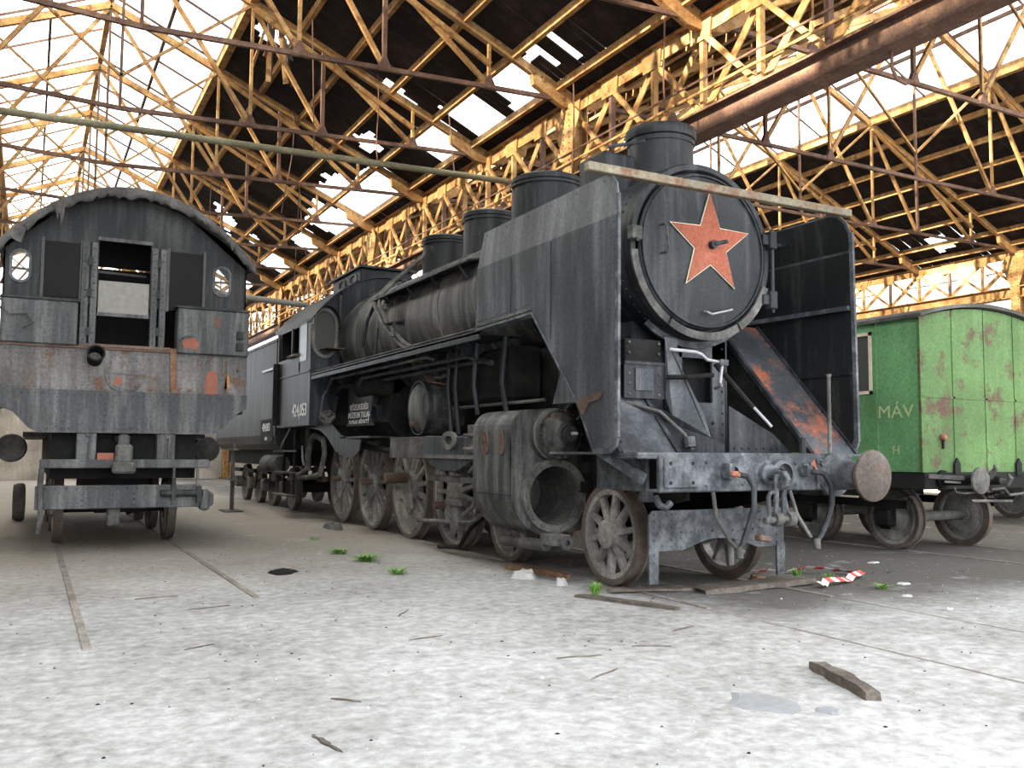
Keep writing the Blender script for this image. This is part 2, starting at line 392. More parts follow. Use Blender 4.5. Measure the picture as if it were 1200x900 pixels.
# right wall: plinth, piers and lintel with glazed bays between
wr = B().box(30.2, 30.6, -4, Y_Z + .3, -.02, 5.0).box(30.2, 30.6, -4, Y_Z + .3, 7.9, 8.4).build('wall_right', 'wall', kind='structure')
for k in range(15):
    y = -4 + k * PITCH
    B().box(30.2, 30.6, y - .55, y + .55, 5.0, 7.9).build('pier', 'wall', wr)
    if k < 14:
        B().box(30.36, 30.39, y + .55, y + PITCH - .55, 5.0, 7.9).build('window_pane', 'skyglass', wr)

def purlin_bars(parent, pts, mat='rust_gold', w=.09, h=.15):
    for (x, z) in pts:
        B().bar((x, Y_A - .6, z), (x, Y_Z + .3, z), w, h).build('purlin', mat, parent)

def inpoly(x, y, poly):
    c = False; j = len(poly) - 1
    for i in range(len(poly)):
        xi, yi = poly[i]; xj, yj = poly[j]
        if (yi > y) != (yj > y) and x < (xj - xi) * (y - yi) / (yj - yi) + xi: c = not c
        j = i
    return c
HOLES = [
    [(7.39, 15.22), (7.42, 13.58), (8.08, 13.81), (8.15, 15.26)], [(7.37, 13.48), (7.36, 13.17), (7.9, 13.22), (7.81, 13.45)],
    [(7.38, 12.9), (7.37, 12.61), (8.02, 12.62), (7.99, 12.8)], [(7.28, 16.95), (7.36, 15.67), (8.16, 15.76), (8.19, 16.85)],
    [(7.31, 18.88), (7.39, 17.29), (8.17, 17.52), (8.25, 18.93)], [(6.13, 17.4), (6.22, 17.15), (6.85, 17.28), (6.82, 17.68)],
    [(6.5, 20.41), (6.74, 19.6), (7.1, 20.12), (6.96, 20.7)], [(7.39, 24.02), (7.19, 20.88), (8.13, 21.05), (8.28, 24.19), (8.0, 25.6)],
    [(6.76, 24.76), (6.91, 22.71), (7.4, 22.6), (7.6, 25.0)], [(6.6, 23.2), (7.04, 23.1), (7.05, 23.6), (6.7, 23.6)],
    [(7.3, 27.45), (7.02, 25.45), (8.1, 24.74), (8.16, 27.14)], [(7.38, 29.86), (7.46, 28.02), (8.13, 28.29), (8.08, 30.0)],
    [(6.45, 32.0), (6.6, 31.3), (6.9, 31.9), (6.7, 32.5)], [(5.1, 30.2), (5.9, 31.2), (6.0, 33.0), (5.2, 31.0)],
    [(3.77, 18.4), (4.38, 17.6), (4.45, 18.2), (4.04, 18.8)], [(6.3, 38.0), (7.9, 37.6), (8.1, 41.8), (6.4, 41.4)], [(7.35, 32.4), (8.1, 32.2), (8.1, 34.0), (7.4, 34.4)]]
HOLES_R = [[(25.95, 19.75), (25.9, 19.05), (26.55, 19.05), (26.7, 19.72)], [(26.1, 18.6), (26.2, 18.25), (26.6, 18.25), (26.6, 18.55)]]
SLOPE = .4568
def slope_panels(parent, xs, zf, dy, holes, planks=5, t=.03):
    """roof boarding: panels between purlins, split into planks where the roof is broken"""
    cache = {}; planks_made = 0
    n = int(round((Y_Z - Y_A) / dy))
    for r in range(len(xs) - 1):
        x0, x1 = xs[r] + .006, xs[r + 1] - .006
        z0, z1 = zf(x0), zf(x1)
        for c in range(n):
            y0, y1 = Y_A + c * dy + .006, Y_A + (c + 1) * dy - .006
            touched = any(inpoly(x0 + (x1 - x0) * a / 6, y0 + (y1 - y0) * b / 6, h) for h in holes for a in range(7) for b in range(7))
            if not touched:
                if r not in cache:
                    cache[r] = B().plate([(0, 0, 0), (x1 - x0, 0, z1 - z0), (x1 - x0, y1 - y0, z1 - z0), (0, y1 - y0, 0)], (0, 0, t)).mesh('roof_panel')
                    cache[r].materials.append(M['roof'])
                o = inst('roof_panel', cache[r], parent, (x0, y0, z0 + .09))
                o.rotation_euler = (random.uniform(-.006, .006), random.uniform(-.006, .006), 0)
            else:
                w = (y1 - y0) / planks
                for k in range(planks):
                    ya, yb = y0 + k * w, y0 + (k + 1) * w - .008
                    # keep the stretches of the plank that lie outside the hole
                    run = None
                    for a in range(9):
                        xa = x0 + (x1 - x0) * a / 8; ins = any(inpoly(xa, (ya + yb) / 2, h) for h in holes)
                        if not ins and run is None: run = xa
                        if (ins or a == 8) and run is not None:
                            xe = xa if not ins else xa - (x1 - x0) / 8 * random.uniform(.2, .9)
                            if xe - run > .07:
                                sk = random.uniform(-.03, .03)
                                B().plate([(run, ya, zf(run) + .09), (xe, ya + sk, zf(xe) + .09), (xe, yb + sk, zf(xe) + .09), (run, yb, zf(run) + .09)], (0, 0, t)).build('roof_plank', 'roof', parent)
                            run = None

# ---- left bay roof
zl = lambda x: 11.2 - SLOPE * abs(x - 1.2)
roof_l = thing('ceiling', (1.2, Y_A, 7.8), '', '', kind='structure')
slope_panels(roof_l, [3.5, 4.45, 5.4, 6.35, 7.3, 8.2, 8.62], zl, PITCH / 4, HOLES)
purlin_bars(roof_l, [(x, zl(x)) for x in (8.2, 7.3, 6.35, 5.4, 4.45)])
B().bar((3.5, Y_A - .6, zl(3.5)), (3.5, Y_Z + .3, zl(3.5)), .16, .26).build('skylight_curb', 'rust_gold', roof_l)
B().bar((-1.1, Y_A - .6, zl(3.5)), (-1.1, Y_Z + .3, zl(3.5)), .16, .26).build('skylight_curb', 'rust_gold', roof_l)
B().bar((1.2, Y_A - .6, 11.2), (1.2, Y_Z + .3, 11.2), .12, .2).build('ridge_beam', 'rust_gold', roof_l)
for x in (2.35, .05):
    B().bar((x, Y_A - .6, zl(x)), (x, Y_Z + .3, zl(x)), .06, .09).build('glazing_purlin', 'rust_dark', roof_l)
for k in range(5):
    xa, xb = -6.5 + k * 1.08, -6.5 + (k + 1) * 1.08 - .01
    for j in range(6):
        ya, yb = Y_A + j * 2 * PITCH, Y_A + (j + 1) * 2 * PITCH - .01
        B().plate([(xa, ya, zl(xa) + .09), (xb, ya, zl(xb) + .09), (xb, yb, zl(xb) + .09), (xa, yb, zl(xa) + .09)], (0, 0, .03)).build('roof_panel', 'roof', roof_l)
    B().bar((xa, Y_A, zl(xa)), (xa, Y_Z, zl(xa)), .09, .15).build('purlin', 'rust_gold', roof_l)
def skylight(parent, xr, zf, half, rnd):
    """dusty panes on both sides of the ridge with thin glazing bars between"""
    pm = {}
    for sgn in (-1, 1):
        for k in range(int((Y_Z - Y_A) / (PITCH / 2))):
            y0 = Y_A + k * PITCH / 2; y1 = y0 + PITCH / 2
            for a, b in ((0.05, .5), (.5, 1.0)):
                xa, xb = xr + sgn * half * a, xr + sgn * half * b
                key = (sgn, a)
                if key not in pm:
                    pm[key] = B().plate([(0, .02, 0), (xb - xa, .02, zf(xb) - zf(xa)), (xb - xa, y1 - y0 - .02, zf(xb) - zf(xa)), (0, y1 - y0 - .02, 0)], (0, 0, .008)).mesh('skylight_pane')
                    pm[key].materials.append(M['skyglass'])
                if rnd.random() < .12: continue      # broken out
                inst('skylight_pane', pm[key], parent, (xa, y0, zf(xa) + .09))
            B().bar((xr, y0, zf(xr) + .06), (xr + sgn * half, y0, zf(xr + half) + .06), .03, .05).build('glazing_bar', 'rust_dark', parent)
skylight(roof_l, 1.2, zl, 2.25, random.Random(3))

# ---- right bay roof
zr = lambda x: 12.1 - SLOPE * abs(x - 17.9)
roof_r = thing('ceiling', (17.9, Y_A, 7.8), '', '', kind='structure')
XR = [20.75, 21.7, 22.6, 23.5, 24.4, 25.3, 26.2, 27.3]
slope_panels(roof_r, XR, zr, PITCH / 3, HOLES_R)
purlin_bars(roof_r, [(x, zr(x)) for x in XR[1:-1]] + [(26.85, zr(26.85))])
for x in (20.72, 15.08):
    B().bar((x, Y_A - .6, zr(x)), (x, Y_Z + .3, zr(x)), .16, .26).build('skylight_curb', 'rust_gold', roof_r)
B().bar((17.9, Y_A - .6, 12.1), (17.9, Y_Z + .3, 12.1), .12, .2).build('ridge_beam', 'rust_gold', roof_r)
for x in (16.5, 19.3):
    B().bar((x, Y_A - .6, zr(x)), (x, Y_Z + .3, zr(x)), .06, .09).build('glazing_purlin', 'rust_dark', roof_r)
skylight(roof_r, 17.9, zr, 2.8, random.Random(5))
HOLES_L2 = [[(9.6, 5.0), (10.6, 5.2), (10.7, 7.6), (9.7, 7.3)], [(9.2, 9.3), (9.9, 9.2), (10.4, 11.6), (9.4, 11.4)], [(10.9, 8.0), (11.9, 8.4), (11.8, 9.8), (10.9, 9.4)], [(9.1, 14.0), (10.2, 13.8), (10.6, 16.6), (9.3, 16.8)], [(9.2, 19.0), (9.9, 18.8), (10.4, 22.3), (9.3, 22.0)]]
slope_panels(roof_r, [8.62, 9.7, 10.8, 11.9, 12.95, 14.0, 15.05], zr, PITCH / 3, HOLES_L2)
purlin_bars(roof_r, [(x, zr(x)) for x in (9.7, 10.8, 11.9, 12.95, 14.0)])

# ---- roof trusses
def truss(y, xl, xr, ze, xp, zp, lab, grp, curb, sag):
    t = thing('roof_truss', (xp, y, ze), lab, 'roof truss', grp)
    h = lambda x: zp - (zp - ze) * abs(x - xp) / (xr - xp) - .12
    tie = lambda x: ze - .02 - sag * (1 - abs(x - xp) / (xr - xp))
    B().bar((xp, y, zp - .12), (xr, y, ze - .02), .11, .15).build('top_chord', 'rust_gold', t)
    B().bar((xp, y, zp - .12), (xl, y, ze - .02), .11, .15).build('top_chord', 'rust_gold', t)
    B().bar((xl, y, tie(xl)), (xp, y, tie(xp)), .065, .075).bar((xp, y, tie(xp)), (xr, y, tie(xr)), .065, .075).build('tie_rod', 'rust_dark', t)
    for sgn, xe in ((1, xr), (-1, xl)):
        half = abs(xe - xp); nx = [xp + sgn * half * f for f in (.0, curb, .5, .76, 1.0)]
        for i in (1, 2, 3):
            B().bar((nx[i], y, tie(nx[i])), (nx[i], y, h(nx[i])), .055 if i != 2 else .07).build('hanger', 'rust_dark' if i == 2 else 'rust_gold', t)
            B().plate([(nx[i] - .13, y - .045, tie(nx[i]) - .02), (nx[i] + .13, y - .045, tie(nx[i]) - .02), (nx[i] + .03, y - .045, tie(nx[i]) + .2), (nx[i] - .03, y - .045, tie(nx[i]) + .2)], (0, .09, 0)).build('gusset', 'rust_dark', t)
        for i in (0, 1, 2):
            B().bar((nx[i], y + .03, h(nx[i]) - .02), (nx[i + 1], y + .03, tie(nx[i + 1]) + .05), .07, .075).build('diagonal', 'rust_gold', t)
        # raised collar member from the skylight curb down to the outer panel point
        B().bar((nx[1], y - .05, h(nx[1]) - .1), (nx[3], y - .05, (h(nx[3]) + tie(nx[3])) / 2), .06, .09).build('collar', 'rust_gold', t)
        B().bar((nx[1], y, h(nx[1])), (xp, y, tie(xp) + .6), .05).build('collar', 'rust_gold', t)
        # haunch plate on the girder
        g = .95 * sgn
        B().plate([(xe, y - .06, ze + .02), (xe - g, y - .06, ze + .36), (xe - g * .95, y - .06, ze + .12), (xe - g * .35, y - .06, ze - .16), (xe, y - .06, ze - .2)], (0, .12, 0)).build('haunch_plate', 'rust_gold', t)
        rv = B()
        for k in range(5): rv.rivet((xe - g * (.1 + .17 * k), y - .06, ze + .06 + .055 * k), (0, -1, 0), .02)
        rv.build('rivets', 'rust_dark', t, kind='stuff')
    B().bar((xp, y, tie(xp)), (xp, y, zp - .15), .05).build('king_rod', 'rust_dark', t)
    return t
ORD = ['', 'first', 'second', 'third', 'fourth', 'fifth', 'sixth', 'seventh', 'eighth', 'ninth']
def truss_label(k, bay):
    if k == 3: return 'rusty roof truss over the %s, landing on the column by the smoke deflector' % bay
    if k < 3: return 'rusty truss over the %s, %s in front of the truss on the riveted column' % (bay, ORD[3 - k])
    return 'rusty truss over the %s, %s behind the truss on the riveted column' % (bay, ORD[k - 3])
for k, y in enumerate(TY):
    truss(y, -6.2, 8.6, 7.84, 1.2, 11.15, truss_label(k, 'arched engine'), 'roof trusses of the left bay', .31, .3)
for k, y in enumerate(TY):
    truss(y, 8.6, 27.2, 7.86, 17.9, 12.05, truss_label(k, 'green coach'), 'roof trusses of the right bay', .30, .05)

# ---- lattice girders carrying the trusses
def girder(x, lab, zb, zt, ya, yb, minor):
    g = thing('lattice_girder', (x, ya, zb), lab, 'girder')
    B().bar((x, ya, zt - .02), (x, yb, zt - .02), .26, .03).bar((x - .02, ya, zt - .14), (x - .02, yb, zt - .14), .03, .26).build('top_chord', 'rust_gold', g)
    B().bar((x, ya, zb), (x, yb, zb), .34, .035).bar((x, ya, zb + .17), (x, yb, zb + .17), .03, .32).bar((x, ya, zb + .33), (x, yb, zb + .33), .28, .03).build('bottom_chord', 'rust_dark' if not minor else 'rust_gold', g)
    n = int(round((yb - ya) / (PITCH / 3)))
    dy = (yb - ya) / n
    post = B().bar((0, 0, zb + .33), (0, 0, zt), .075, .09).mesh('post'); post.materials.append(M['rust_gold'])
    postd = B().bar((0, 0, zb + .33), (0, 0, zt), .075, .09).mesh('post'); postd.materials.append(M['rust_dark'])
    d1 = B().bar((0, 0, zt - .2), (0, dy, zb + .36), .02, .13).mesh('diagonal'); d1.materials.append(M['rust_gold'])
    d2 = B().bar((0, 0, zb + .36), (0, dy, zt - .2), .06, .075).mesh('diagonal'); d2.materials.append(M['rust_gold'])
    gp = B().plate([(0, -.22, zt - .36), (0, .22, zt - .36), (0, .26, zt - .02), (0, -.26, zt - .02)], (.03, 0, 0)).mesh('gusset'); gp.materials.append(M['rust_gold'])
    for k in range(n + 1):
        inst('post', post if k % 3 == 0 or k % 2 else postd, g, (x, ya + k * dy, 0))
        inst('gusset', gp, g, (x - .07, ya + k * dy, 0))
        if k < n:
            inst('diagonal', d1, g, (x + .03, ya + k * dy, 0)); inst('diagonal', d2, g, (x - .05, ya + k * dy, 0))
    return g
GL = girder(8.6, 'long rusty ochre lattice girder on riveted columns, running above the big black locomotive', 6.08, 7.86, Y_A, Y_Z, False)
GR = girder(27.2, 'rusty ochre lattice girder on columns beyond the green coach', 6.35, 7.86, Y_A, Y_Z, True)
def column(g, x, y, zb):
    k = B().box(x - .18, x - .15, y - .15, y + .15, -.01, 7.72).box(x + .15, x + .18, y - .15, y + .15, -.01, 7.72).box(x - .15, x + .15, y - .015, y + .015, -.01, 7.72).build('column', 'rust_gold', g)
    B().box(x - .3, x + .3, y - .3, y + .3, -.01, .05).build('base_plate', 'rust_dark', k)
    B().plate([(x - .19, y - .15, 7.72), (x - .19, y + .15, 7.72), (x - .19, y + .42, 7.45), (x - .19, y + .15, 6.7), (x - .19, y - .15, 6.7), (x - .19, y - .42, 7.45)], (.02, 0, 0)).build('head_plate', 'rust_gold', k)
    rv = B()
    for j in range(26):
        for s_ in (-.1, .1): rv.rivet((x - (.182 if j < 16 else .192), y + s_, 5.0 + j * .105), (-1, 0, 0), .018)
    rv.build('rivets', 'rust_dark', k, kind='stuff')
for y in (Y_A, TY[3], TY[6], TY[9], TY[12]): column(GL, 8.6, y, 6.08)
for y in (TY[1], TY[4], TY[7], TY[10]): column(GR, 27.2, y, 6.35)
for z, r, m_ in ((6.62, .022, 'rust_gold'), (6.80, .016, 'rust_dark')):
    B().tube([(8.39, Y_A, z), (8.39, 9, z + .02), (8.39, 16, z - .02), (8.39, 26, z), (8.39, Y_Z, z)], r, 6).build('conduit', m_, GL, smooth=True)
# olive pipe slung across below the ties
pp = thing('overhead_pipe', (3.4, 16.2, 6.8), 'long olive green pipe slung across the shed below the tie rods', 'pipe')
B().tube([(-6.38, 16.2, 6.66), (-1, 16.2, 6.75), (8.5, 16.2, 6.97)], .062, 12).build('pipe', 'pipe', pp, smooth=True)
for x in (-2.18, 4.45, 7.3):
    B().tube([(x, 16.2, 6.78 + .022 * x), (x, 16.55, zl(x) - .02)], .012, 5).build('hanger_wire', 'rust_dark', pp)
pq = thing('overhead_pipe', (4.4, 21.2, 4.95), 'short pale pipe hanging in front of the cab roof beside the arched engine', 'pipe')
B().tube([(3.1, 21.2, 4.99), (5.75, 21.2, 4.86)], .07, 12).build('pipe', 'board', pq, smooth=True)
for x in (3.4, 5.4):
    B().tube([(x, 21.2, 4.95), (x, 20.85, 7.7)], .012, 5).build('hanger_wire', 'rust_dark', pq)
# crane hook hanging from the girder over the black engine
hk = thing('crane_hook', (8.6, 7.0, 5.4), 'small black hook hanging below the long girder', 'hook')
B().tube([(8.62, 6.9, 6.075), (8.62, 6.9, 5.85)], .02, 6).build('shank', 'rust_dark', hk)
B().tube([(8.62, 6.9, 5.86), (8.66, 6.86, 5.72), (8.72, 6.8, 5.66), (8.78, 6.74, 5.68), (8.8, 6.72, 5.78)], [.022, .026, .026, .02, .012], 6).build('hook', 'rust_dark', hk, smooth=True)
# loose wires and chains hanging from the roof
for k, (x, y, z0, z1, dx, lab) in enumerate(((6.0, 17.2, 9.1, 7.3, .05, 'thin cable dangling from the dark roof boards'), (5.2, 20.8, 9.4, 6.9, -.2, 'slack wire hanging between two tie rods'),
                                  (7.9, 10.2, 8.2, 6.3, .02, 'rusty chain-like rod hanging beside the girder haunch'), (8.22, 13.2, 7.97, 5.9, .03, 'bent steel strap hanging by the riveted column'), (6.3, 24.4, 8.8, 6.7, .3, 'long wire swinging under the broken roof holes'))):
    pts = [(x + dx * t * t + .04 * math.sin(5 * t), y + .05 * math.sin(4 * t), z0 + (z1 - z0) * t) for t in [i / 10 for i in range(11)]]
    tag(B().tube(pts, .014, 5).build('hanging_wire', 'rust_dark'), lab, 'wire')
# torn roofing and a lamp hanging from the truss by the skylight edge
rg = thing('hanging_debris', (4.0, 18.0, 9.2), 'torn bundle of boards and felt hanging under the skylight edge', 'debris')
for k in range(9):
    a = random.uniform(0, 6.28); p = V(3.9 + random.uniform(-.3, .5), 17.9 + random.uniform(-.4, .4), 0); p.z = zl(p.x) + .1
    q = p + V(math.cos(a) * .3, math.sin(a) * .25, -random.uniform(.5, 1.2))
    B().bar(p, q, random.uniform(.05, .16), .02).build('board', random.choice(['rust_gold', 'wood', 'tarp']), rg)
# ---- rails set flush in the floor
XC, X1, X2 = 6.38, 1.22, 12.38
RAILS = []
for x, ya, yb, lab in ((X1 - .79, 3.2, 44, 'worn rail under the wheels on the drain pipe side of the arched old engine'), (X1 + .79, 3.2, 44, 'worn rail under the arched old engine on the side of the big locomotive'),
                  (XC - .79, 2.0, 44, 'half buried rail under the open cylinder side of the big locomotive'), (XC + .79, 2.0, 44, 'half buried rail under the buffered side of the big locomotive'),
                  (X2 - .79, 2.0, 44, 'rail under the lettered side of the green coach'), (X2 + .79, 2.0, 44, 'rail under the far side of the green coach'),
                  (18.4, 2.0, 44, 'rail of the flat wagon track next to the green coach'), (20.0, 2.0, 44, 'rail of the flat wagon track next to the far girder')):
    r = thing('rail', (x, ya, -.012), lab, 'rail')
    yf = {X1 - .79: 7.2, X1 + .79: 9.0}.get(x, 6.6)
    B().box(x - .03, x + .03, yf, yb, -.012, 0).build('railhead', 'buried', r)
    if abs(x - XC) < 1: B().box(x - .014, x + .014, ya, yf, -.012, -.009).build('railhead', 'buried', r, label='rail end silted over with pale dust')
    RAILS.append(r)

# ================================================================ WHEELS (shared meshes)
def wheel_set(R, nsp, hub, width=.13, cw=False, solid=False, spoke_w=.075):
    """meshes of one wheel, axis X, outer face towards -X, centre at the origin"""
    d = {}
    # tyre: rim ring with tread and flange on the inner (+X) side
    prof = [(-width / 2, R - .055), (-width / 2, R - .005), (width / 2 - .035, R), (width / 2 - .03, R + .028), (width / 2, R + .025), (width / 2, R - .075), (-width / 2 + .02, R - .095), (-width / 2, R - .055)]
    d['tyre'] = B().lathe(prof, (0, 0, 0), (1, 0, 0), 48).mesh('tyre')
    prof = [(-width / 2 + .012, R - .12), (-width / 2 + .006, R - .06), (width / 2 - .01, R - .06), (width / 2 - .01, R - .12), (-width / 2 + .012, R - .12)]
    d['rim'] = B().lathe(prof, (0, 0, 0), (1, 0, 0), 48).mesh('rim')
    d['hub'] = B().lathe([(-width / 2 - .07, 0), (-width / 2 - .07, hub * .55), (-width / 2 - .05, hub * .6), (-width / 2 - .045, hub), (width / 2, hub * 1.1), (width / 2, 0)], (0, 0, 0), (1, 0, 0), 28).mesh('hub')
    if solid:
        d['disc'] = B().lathe([(-.02, hub), (.03, hub + .08), (.0, R - .17), (-.02, R - .13), (.02, R - .12), (.04, R - .17), (.06, hub + .08), (.04, hub)], (0, 0, 0), (1, 0, 0), 36).mesh('disc')
    else:
        b = B(); L = R - .09; w0, w1 = spoke_w * .40, spoke_w * .27
        ring = lambda r, w, t: [(-t, -w, r), (-t * .6, -w * 1.25, r), (t * .6, -w * 1.25, r), (t, -w, r), (t, w, r), (t * .6, w * 1.25, r), (-t * .6, w * 1.25, r), (-t, w, r)]
        vs = ring(hub * .8, w0, .05) + ring(L, w1, .032)
        b.add(vs, [(k, (k + 1) % 8, 8 + (k + 1) % 8, 8 + k) for k in range(8)]); d['spoke'] = b.mesh('spoke')
    if cw:
        n = 14; a0, a1 = math.radians(205), math.radians(335); ro = R - .1
        arc = [(ro * math.cos(a0 + (a1 - a0) * k / n), ro * math.sin(a0 + (a1 - a0) * k / n)) for k in range(n + 1)]
        d['counterweight'] = B().plate([(-.07, y, z) for y, z in arc], (.11, 0, 0)).mesh('counterweight')
    for k, m in d.items():
        m.materials.append(M['tyre' if k == 'tyre' else 'wheel'])
        import bmesh
        bm = bmesh.new(); bm.from_mesh(m); bmesh.ops.recalc_face_normals(bm, faces=bm.faces); bm.to_mesh(m); bm.free()
        m.polygons.foreach_set('use_smooth', [True] * len(m.polygons))
        try: m.set_sharp_from_angle(angle=math.radians(38))
        except Exception: pass
    d['n'] = nsp
    return d
def place_wheel(ws, name, parent, loc, side, phase=0.0):
    """side -1: outer face to -X, +1: outer face to +X"""
    w = inst(name, ws['tyre'], parent, loc)
    w.rotation_euler = (phase, 0, 0) if side < 0 else (phase, 0, math.pi)
    for k in ('rim', 'hub', 'disc', 'counterweight'):
        if k in ws:
            c = bpy.data.objects.new(k, ws[k]); link(c, w)
    if 'spoke' in ws:
        for i in range(ws['n']):
            c = bpy.data.objects.new('spoke', ws['spoke']); link(c, w); c.rotation_euler = (2 * math.pi * i / ws['n'], 0, 0)
    return w
WS_BOGIE = wheel_set(.545, 10, .15, spoke_w=.085)
WS_DRIVE = wheel_set(.815, 15, .2, cw=False, spoke_w=.085)
WS_MAIN = wheel_set(.815, 15, .27, cw=True, spoke_w=.085)
WS_SOLID = wheel_set(.47, 0, .13, solid=True)
WS_TEND = wheel_set(.5, 0, .13, solid=True)

# ================================================================ THE BIG BLACK LOCOMOTIVE
c = XC
E = thing('steam_locomotive', (c, 13.0, 0), 'big black steam locomotive with a red star on its smokebox door', 'locomotive')
FZ = 3.60                                   # boiler centre height
# frames and dark mass between the wheels
for s in (-1, 1):
    B().plate([(c + s * .6, 7.1, 1.35), (c + s * .6, 7.1, .95), (c + s * .6, 8.9, .62), (c + s * .6, 18.9, .62), (c + s * .6, 19.6, 1.3), (c + s * .6, 18.5, 1.55), (c + s * .6, 9, 1.55)], (s * .05, 0, 0)).build('frame_plate', 'under', E)
B().box(c - .6, c + .6, 12.5, 12.62, .7, 1.5).box(c - .6, c + .6, 14.7, 14.82, .7, 1.5).box(c - .6, c + .6, 10.6, 10.7, .7, 1.5).box(c - .6, c + .6, 17.0, 17.1, .7, 1.5).build('frame_stretcher', 'under', E)
B().plate([(c - .95, 14.3, 2.75), (c - 1.1, 14.3, 1.9), (c - .6, 14.3, 1.25), (c + .6, 14.3, 1.25), (c + 1.1, 14.3, 1.9), (c + .95, 14.3, 2.75)], (0, 3.3, 0)).build('firebox', 'under', E)
B().box(c - .75, c + .75, 13.1, 14.2, 1.4, 2.7).build('ashpan', 'under', E)
# smokebox
B().lathe([(0, .0), (0, .955), (.04, .97), (.25, .97), (.27, .952), (2.35, .952), (2.35, .6)], (c, 7.66, FZ), (0, 1, 0), 64).build('smokebox', 'smokebox', E, smooth=True)
rv = B()
for k in range(64):
    t = 2 * math.pi * k / 64
    rv.rivet((c + .972 * math.cos(t), 7.80, FZ + .972 * math.sin(t)), (math.cos(t), 0, math.sin(t)), .016)
    rv.rivet((c + .955 * math.cos(t), 9.8, FZ + .955 * math.sin(t)), (math.cos(t), 0, math.sin(t)), .014)
rv.build('rivets', 'smokebox', E, kind='stuff')
# smokebox door ring and door
B().lathe([(.0, .875), (-.06, .885), (-.075, .90), (-.075, .955), (-.05, .97), (.0, .97)], (c, 7.66, FZ), (0, 1, 0), 72).build('door_ring', 'smokebox', E, smooth=True)
door = B().lathe([(-.02, .86), (-.075, .86), (-.095, .84), (-.098, .79), (-.112, .70), (-.128, .45), (-.135, .2), (-.137, 0)], (c, 7.66, FZ), (0, 1, 0), 72).build('smokebox_door', 'smokebox', E, smooth=True)
B().lathe([(-.10, .815), (-.118, .82), (-.118, .835), (-.10, .84)], (c, 7.66, FZ), (0, 1, 0), 72).build('door_rim', 'smokebox', door, smooth=True)
def star(R, r, y, cx, cz, th):
    pts = []
    for k in range(10):
        a = math.pi / 2 + math.pi * k / 5; q = R if k % 2 == 0 else r
        pts.append((cx - q * math.cos(a), y, cz + q * math.sin(a)))
    return pts
sc = (c + .045, FZ + .075)
B().plate(star(.575, .235, 7.522, *sc, 0), (0, -.010, 0)).build('star_border', 'cream', door, label='cream painted border of the star')
B().plate(star(.553, .222, 7.513, *sc, 0), (0, -.010, 0)).build('star', 'star_red', door, label='faded red five pointed star')
B().tube([(c + .05, 7.52, FZ + .06), (c + .05, 7.44, FZ + .06)], .045, 14).tube([(c + .05, 7.45, FZ + .06), (c + .19, 7.41, FZ + .10)], .022, 10).build('door_handle', 'black', door, smooth=True)
def grab(pts, r, nm, mat, par): return B().tube(pts, r, 7).build(nm, mat, par, smooth=True)
grab([(c - .60, 7.55, FZ + .21), (c - .60, 7.47, FZ + .21), (c - .585, 7.46, FZ + .19), (c - .56, 7.46, FZ - .06), (c - .575, 7.47, FZ - .09), (c - .60, 7.55, FZ - .09)], .013, 'grab_handle', 'dusty', door)
grab([(c - .02, 7.56, FZ - .66), (c - .02, 7.48, FZ - .68), (c + .02, 7.47, FZ - .70), (c + .30, 7.47, FZ - .63), (c + .33, 7.5, FZ - .62)], .011, 'grab_handle', 'bare', door)
for z in (.22, -.46):
    B().box(c + .82, c + 1.02, 7.52, 7.62, FZ + z - .06, FZ + z + .06).box(c + .90, c + 1.0, 7.49, 7.60, FZ + z - .1, FZ + z + .1).build('hinge', 'smokebox', E, bevel=.01)
B().tube([(c + .97, 7.54, FZ + .35), (c + .97, 7.54, FZ - .6)], .02, 8).build('hinge_pin', 'smokebox', E, smooth=True)
B().box(c - .99, c - .86, 7.50, 7.60, FZ + .02, FZ + .16).tube([(c - .93, 7.49, FZ + .03), (c - .93, 7.47, FZ + .0)], .03, 8).build('door_latch', 'dusty', E, bevel=.008)
# clamp straps round the lower half of the ring
for a0, a1 in ((185, 238), (240, 300), (302, 340)):
    n = 14; pts = []
    for k in range(n + 1):
        a = math.radians(a0 + (a1 - a0) * k / n); pts.append((c + .93 * math.cos(a), FZ + .93 * math.sin(a)))
    bb = B()
    for k in range(n): bb.bar((pts[k][0], 7.57, pts[k][1]), (pts[k + 1][0], 7.57, pts[k + 1][1]), .085, .03, (0, 1, 0))
    bb.build('clamp_strap', 'dusty', E)
# boiler barrel with bands
boi = B().lathe([(0, .6), (0, .965), (2.3, .97), (4.6, .985), (7.35, 1.0), (7.45, 1.0), (7.45, .5)], (c, 10.0, FZ), (0, 1, 0), 64).build('boiler_barrel', 'boiler', E, smooth=True)
for y in (11.3, 12.6, 13.9, 15.2, 16.4):
    R = .965 + (y - 10) * .0048 + .006
    B().lathe([(-.035, R - .02), (-.035, R), (.035, R), (.035, R - .02)], (c, y, FZ), (0, 1, 0), 64).build('boiler_band', 'boiler', boi, smooth=True)
rv = B()
for y in (10.6, 12.0, 13.2, 14.6, 15.8, 16.9, 17.15):
    R = .966 + (y - 10) * .0048
    for k in range(46):
        t = math.radians(15 + 7 * k)
        if 75 < math.degrees(t) < 330: pass
        rv.rivet((c - R * math.cos(t), y, FZ + R * math.sin(t)), (-math.cos(t), 0, math.sin(t)), .012)
for t in (25, 48):
    t = math.radians(t)
    for k in range(56):
        y = 10.3 + k * .122; R = .966 + (y - 10) * .0048
        rv.rivet((c - R * math.cos(t), y, FZ + R * math.sin(t)), (-math.cos(t), 0, math.sin(t)), .011)
rv.build('rivets', 'boiler', boi, kind='stuff')
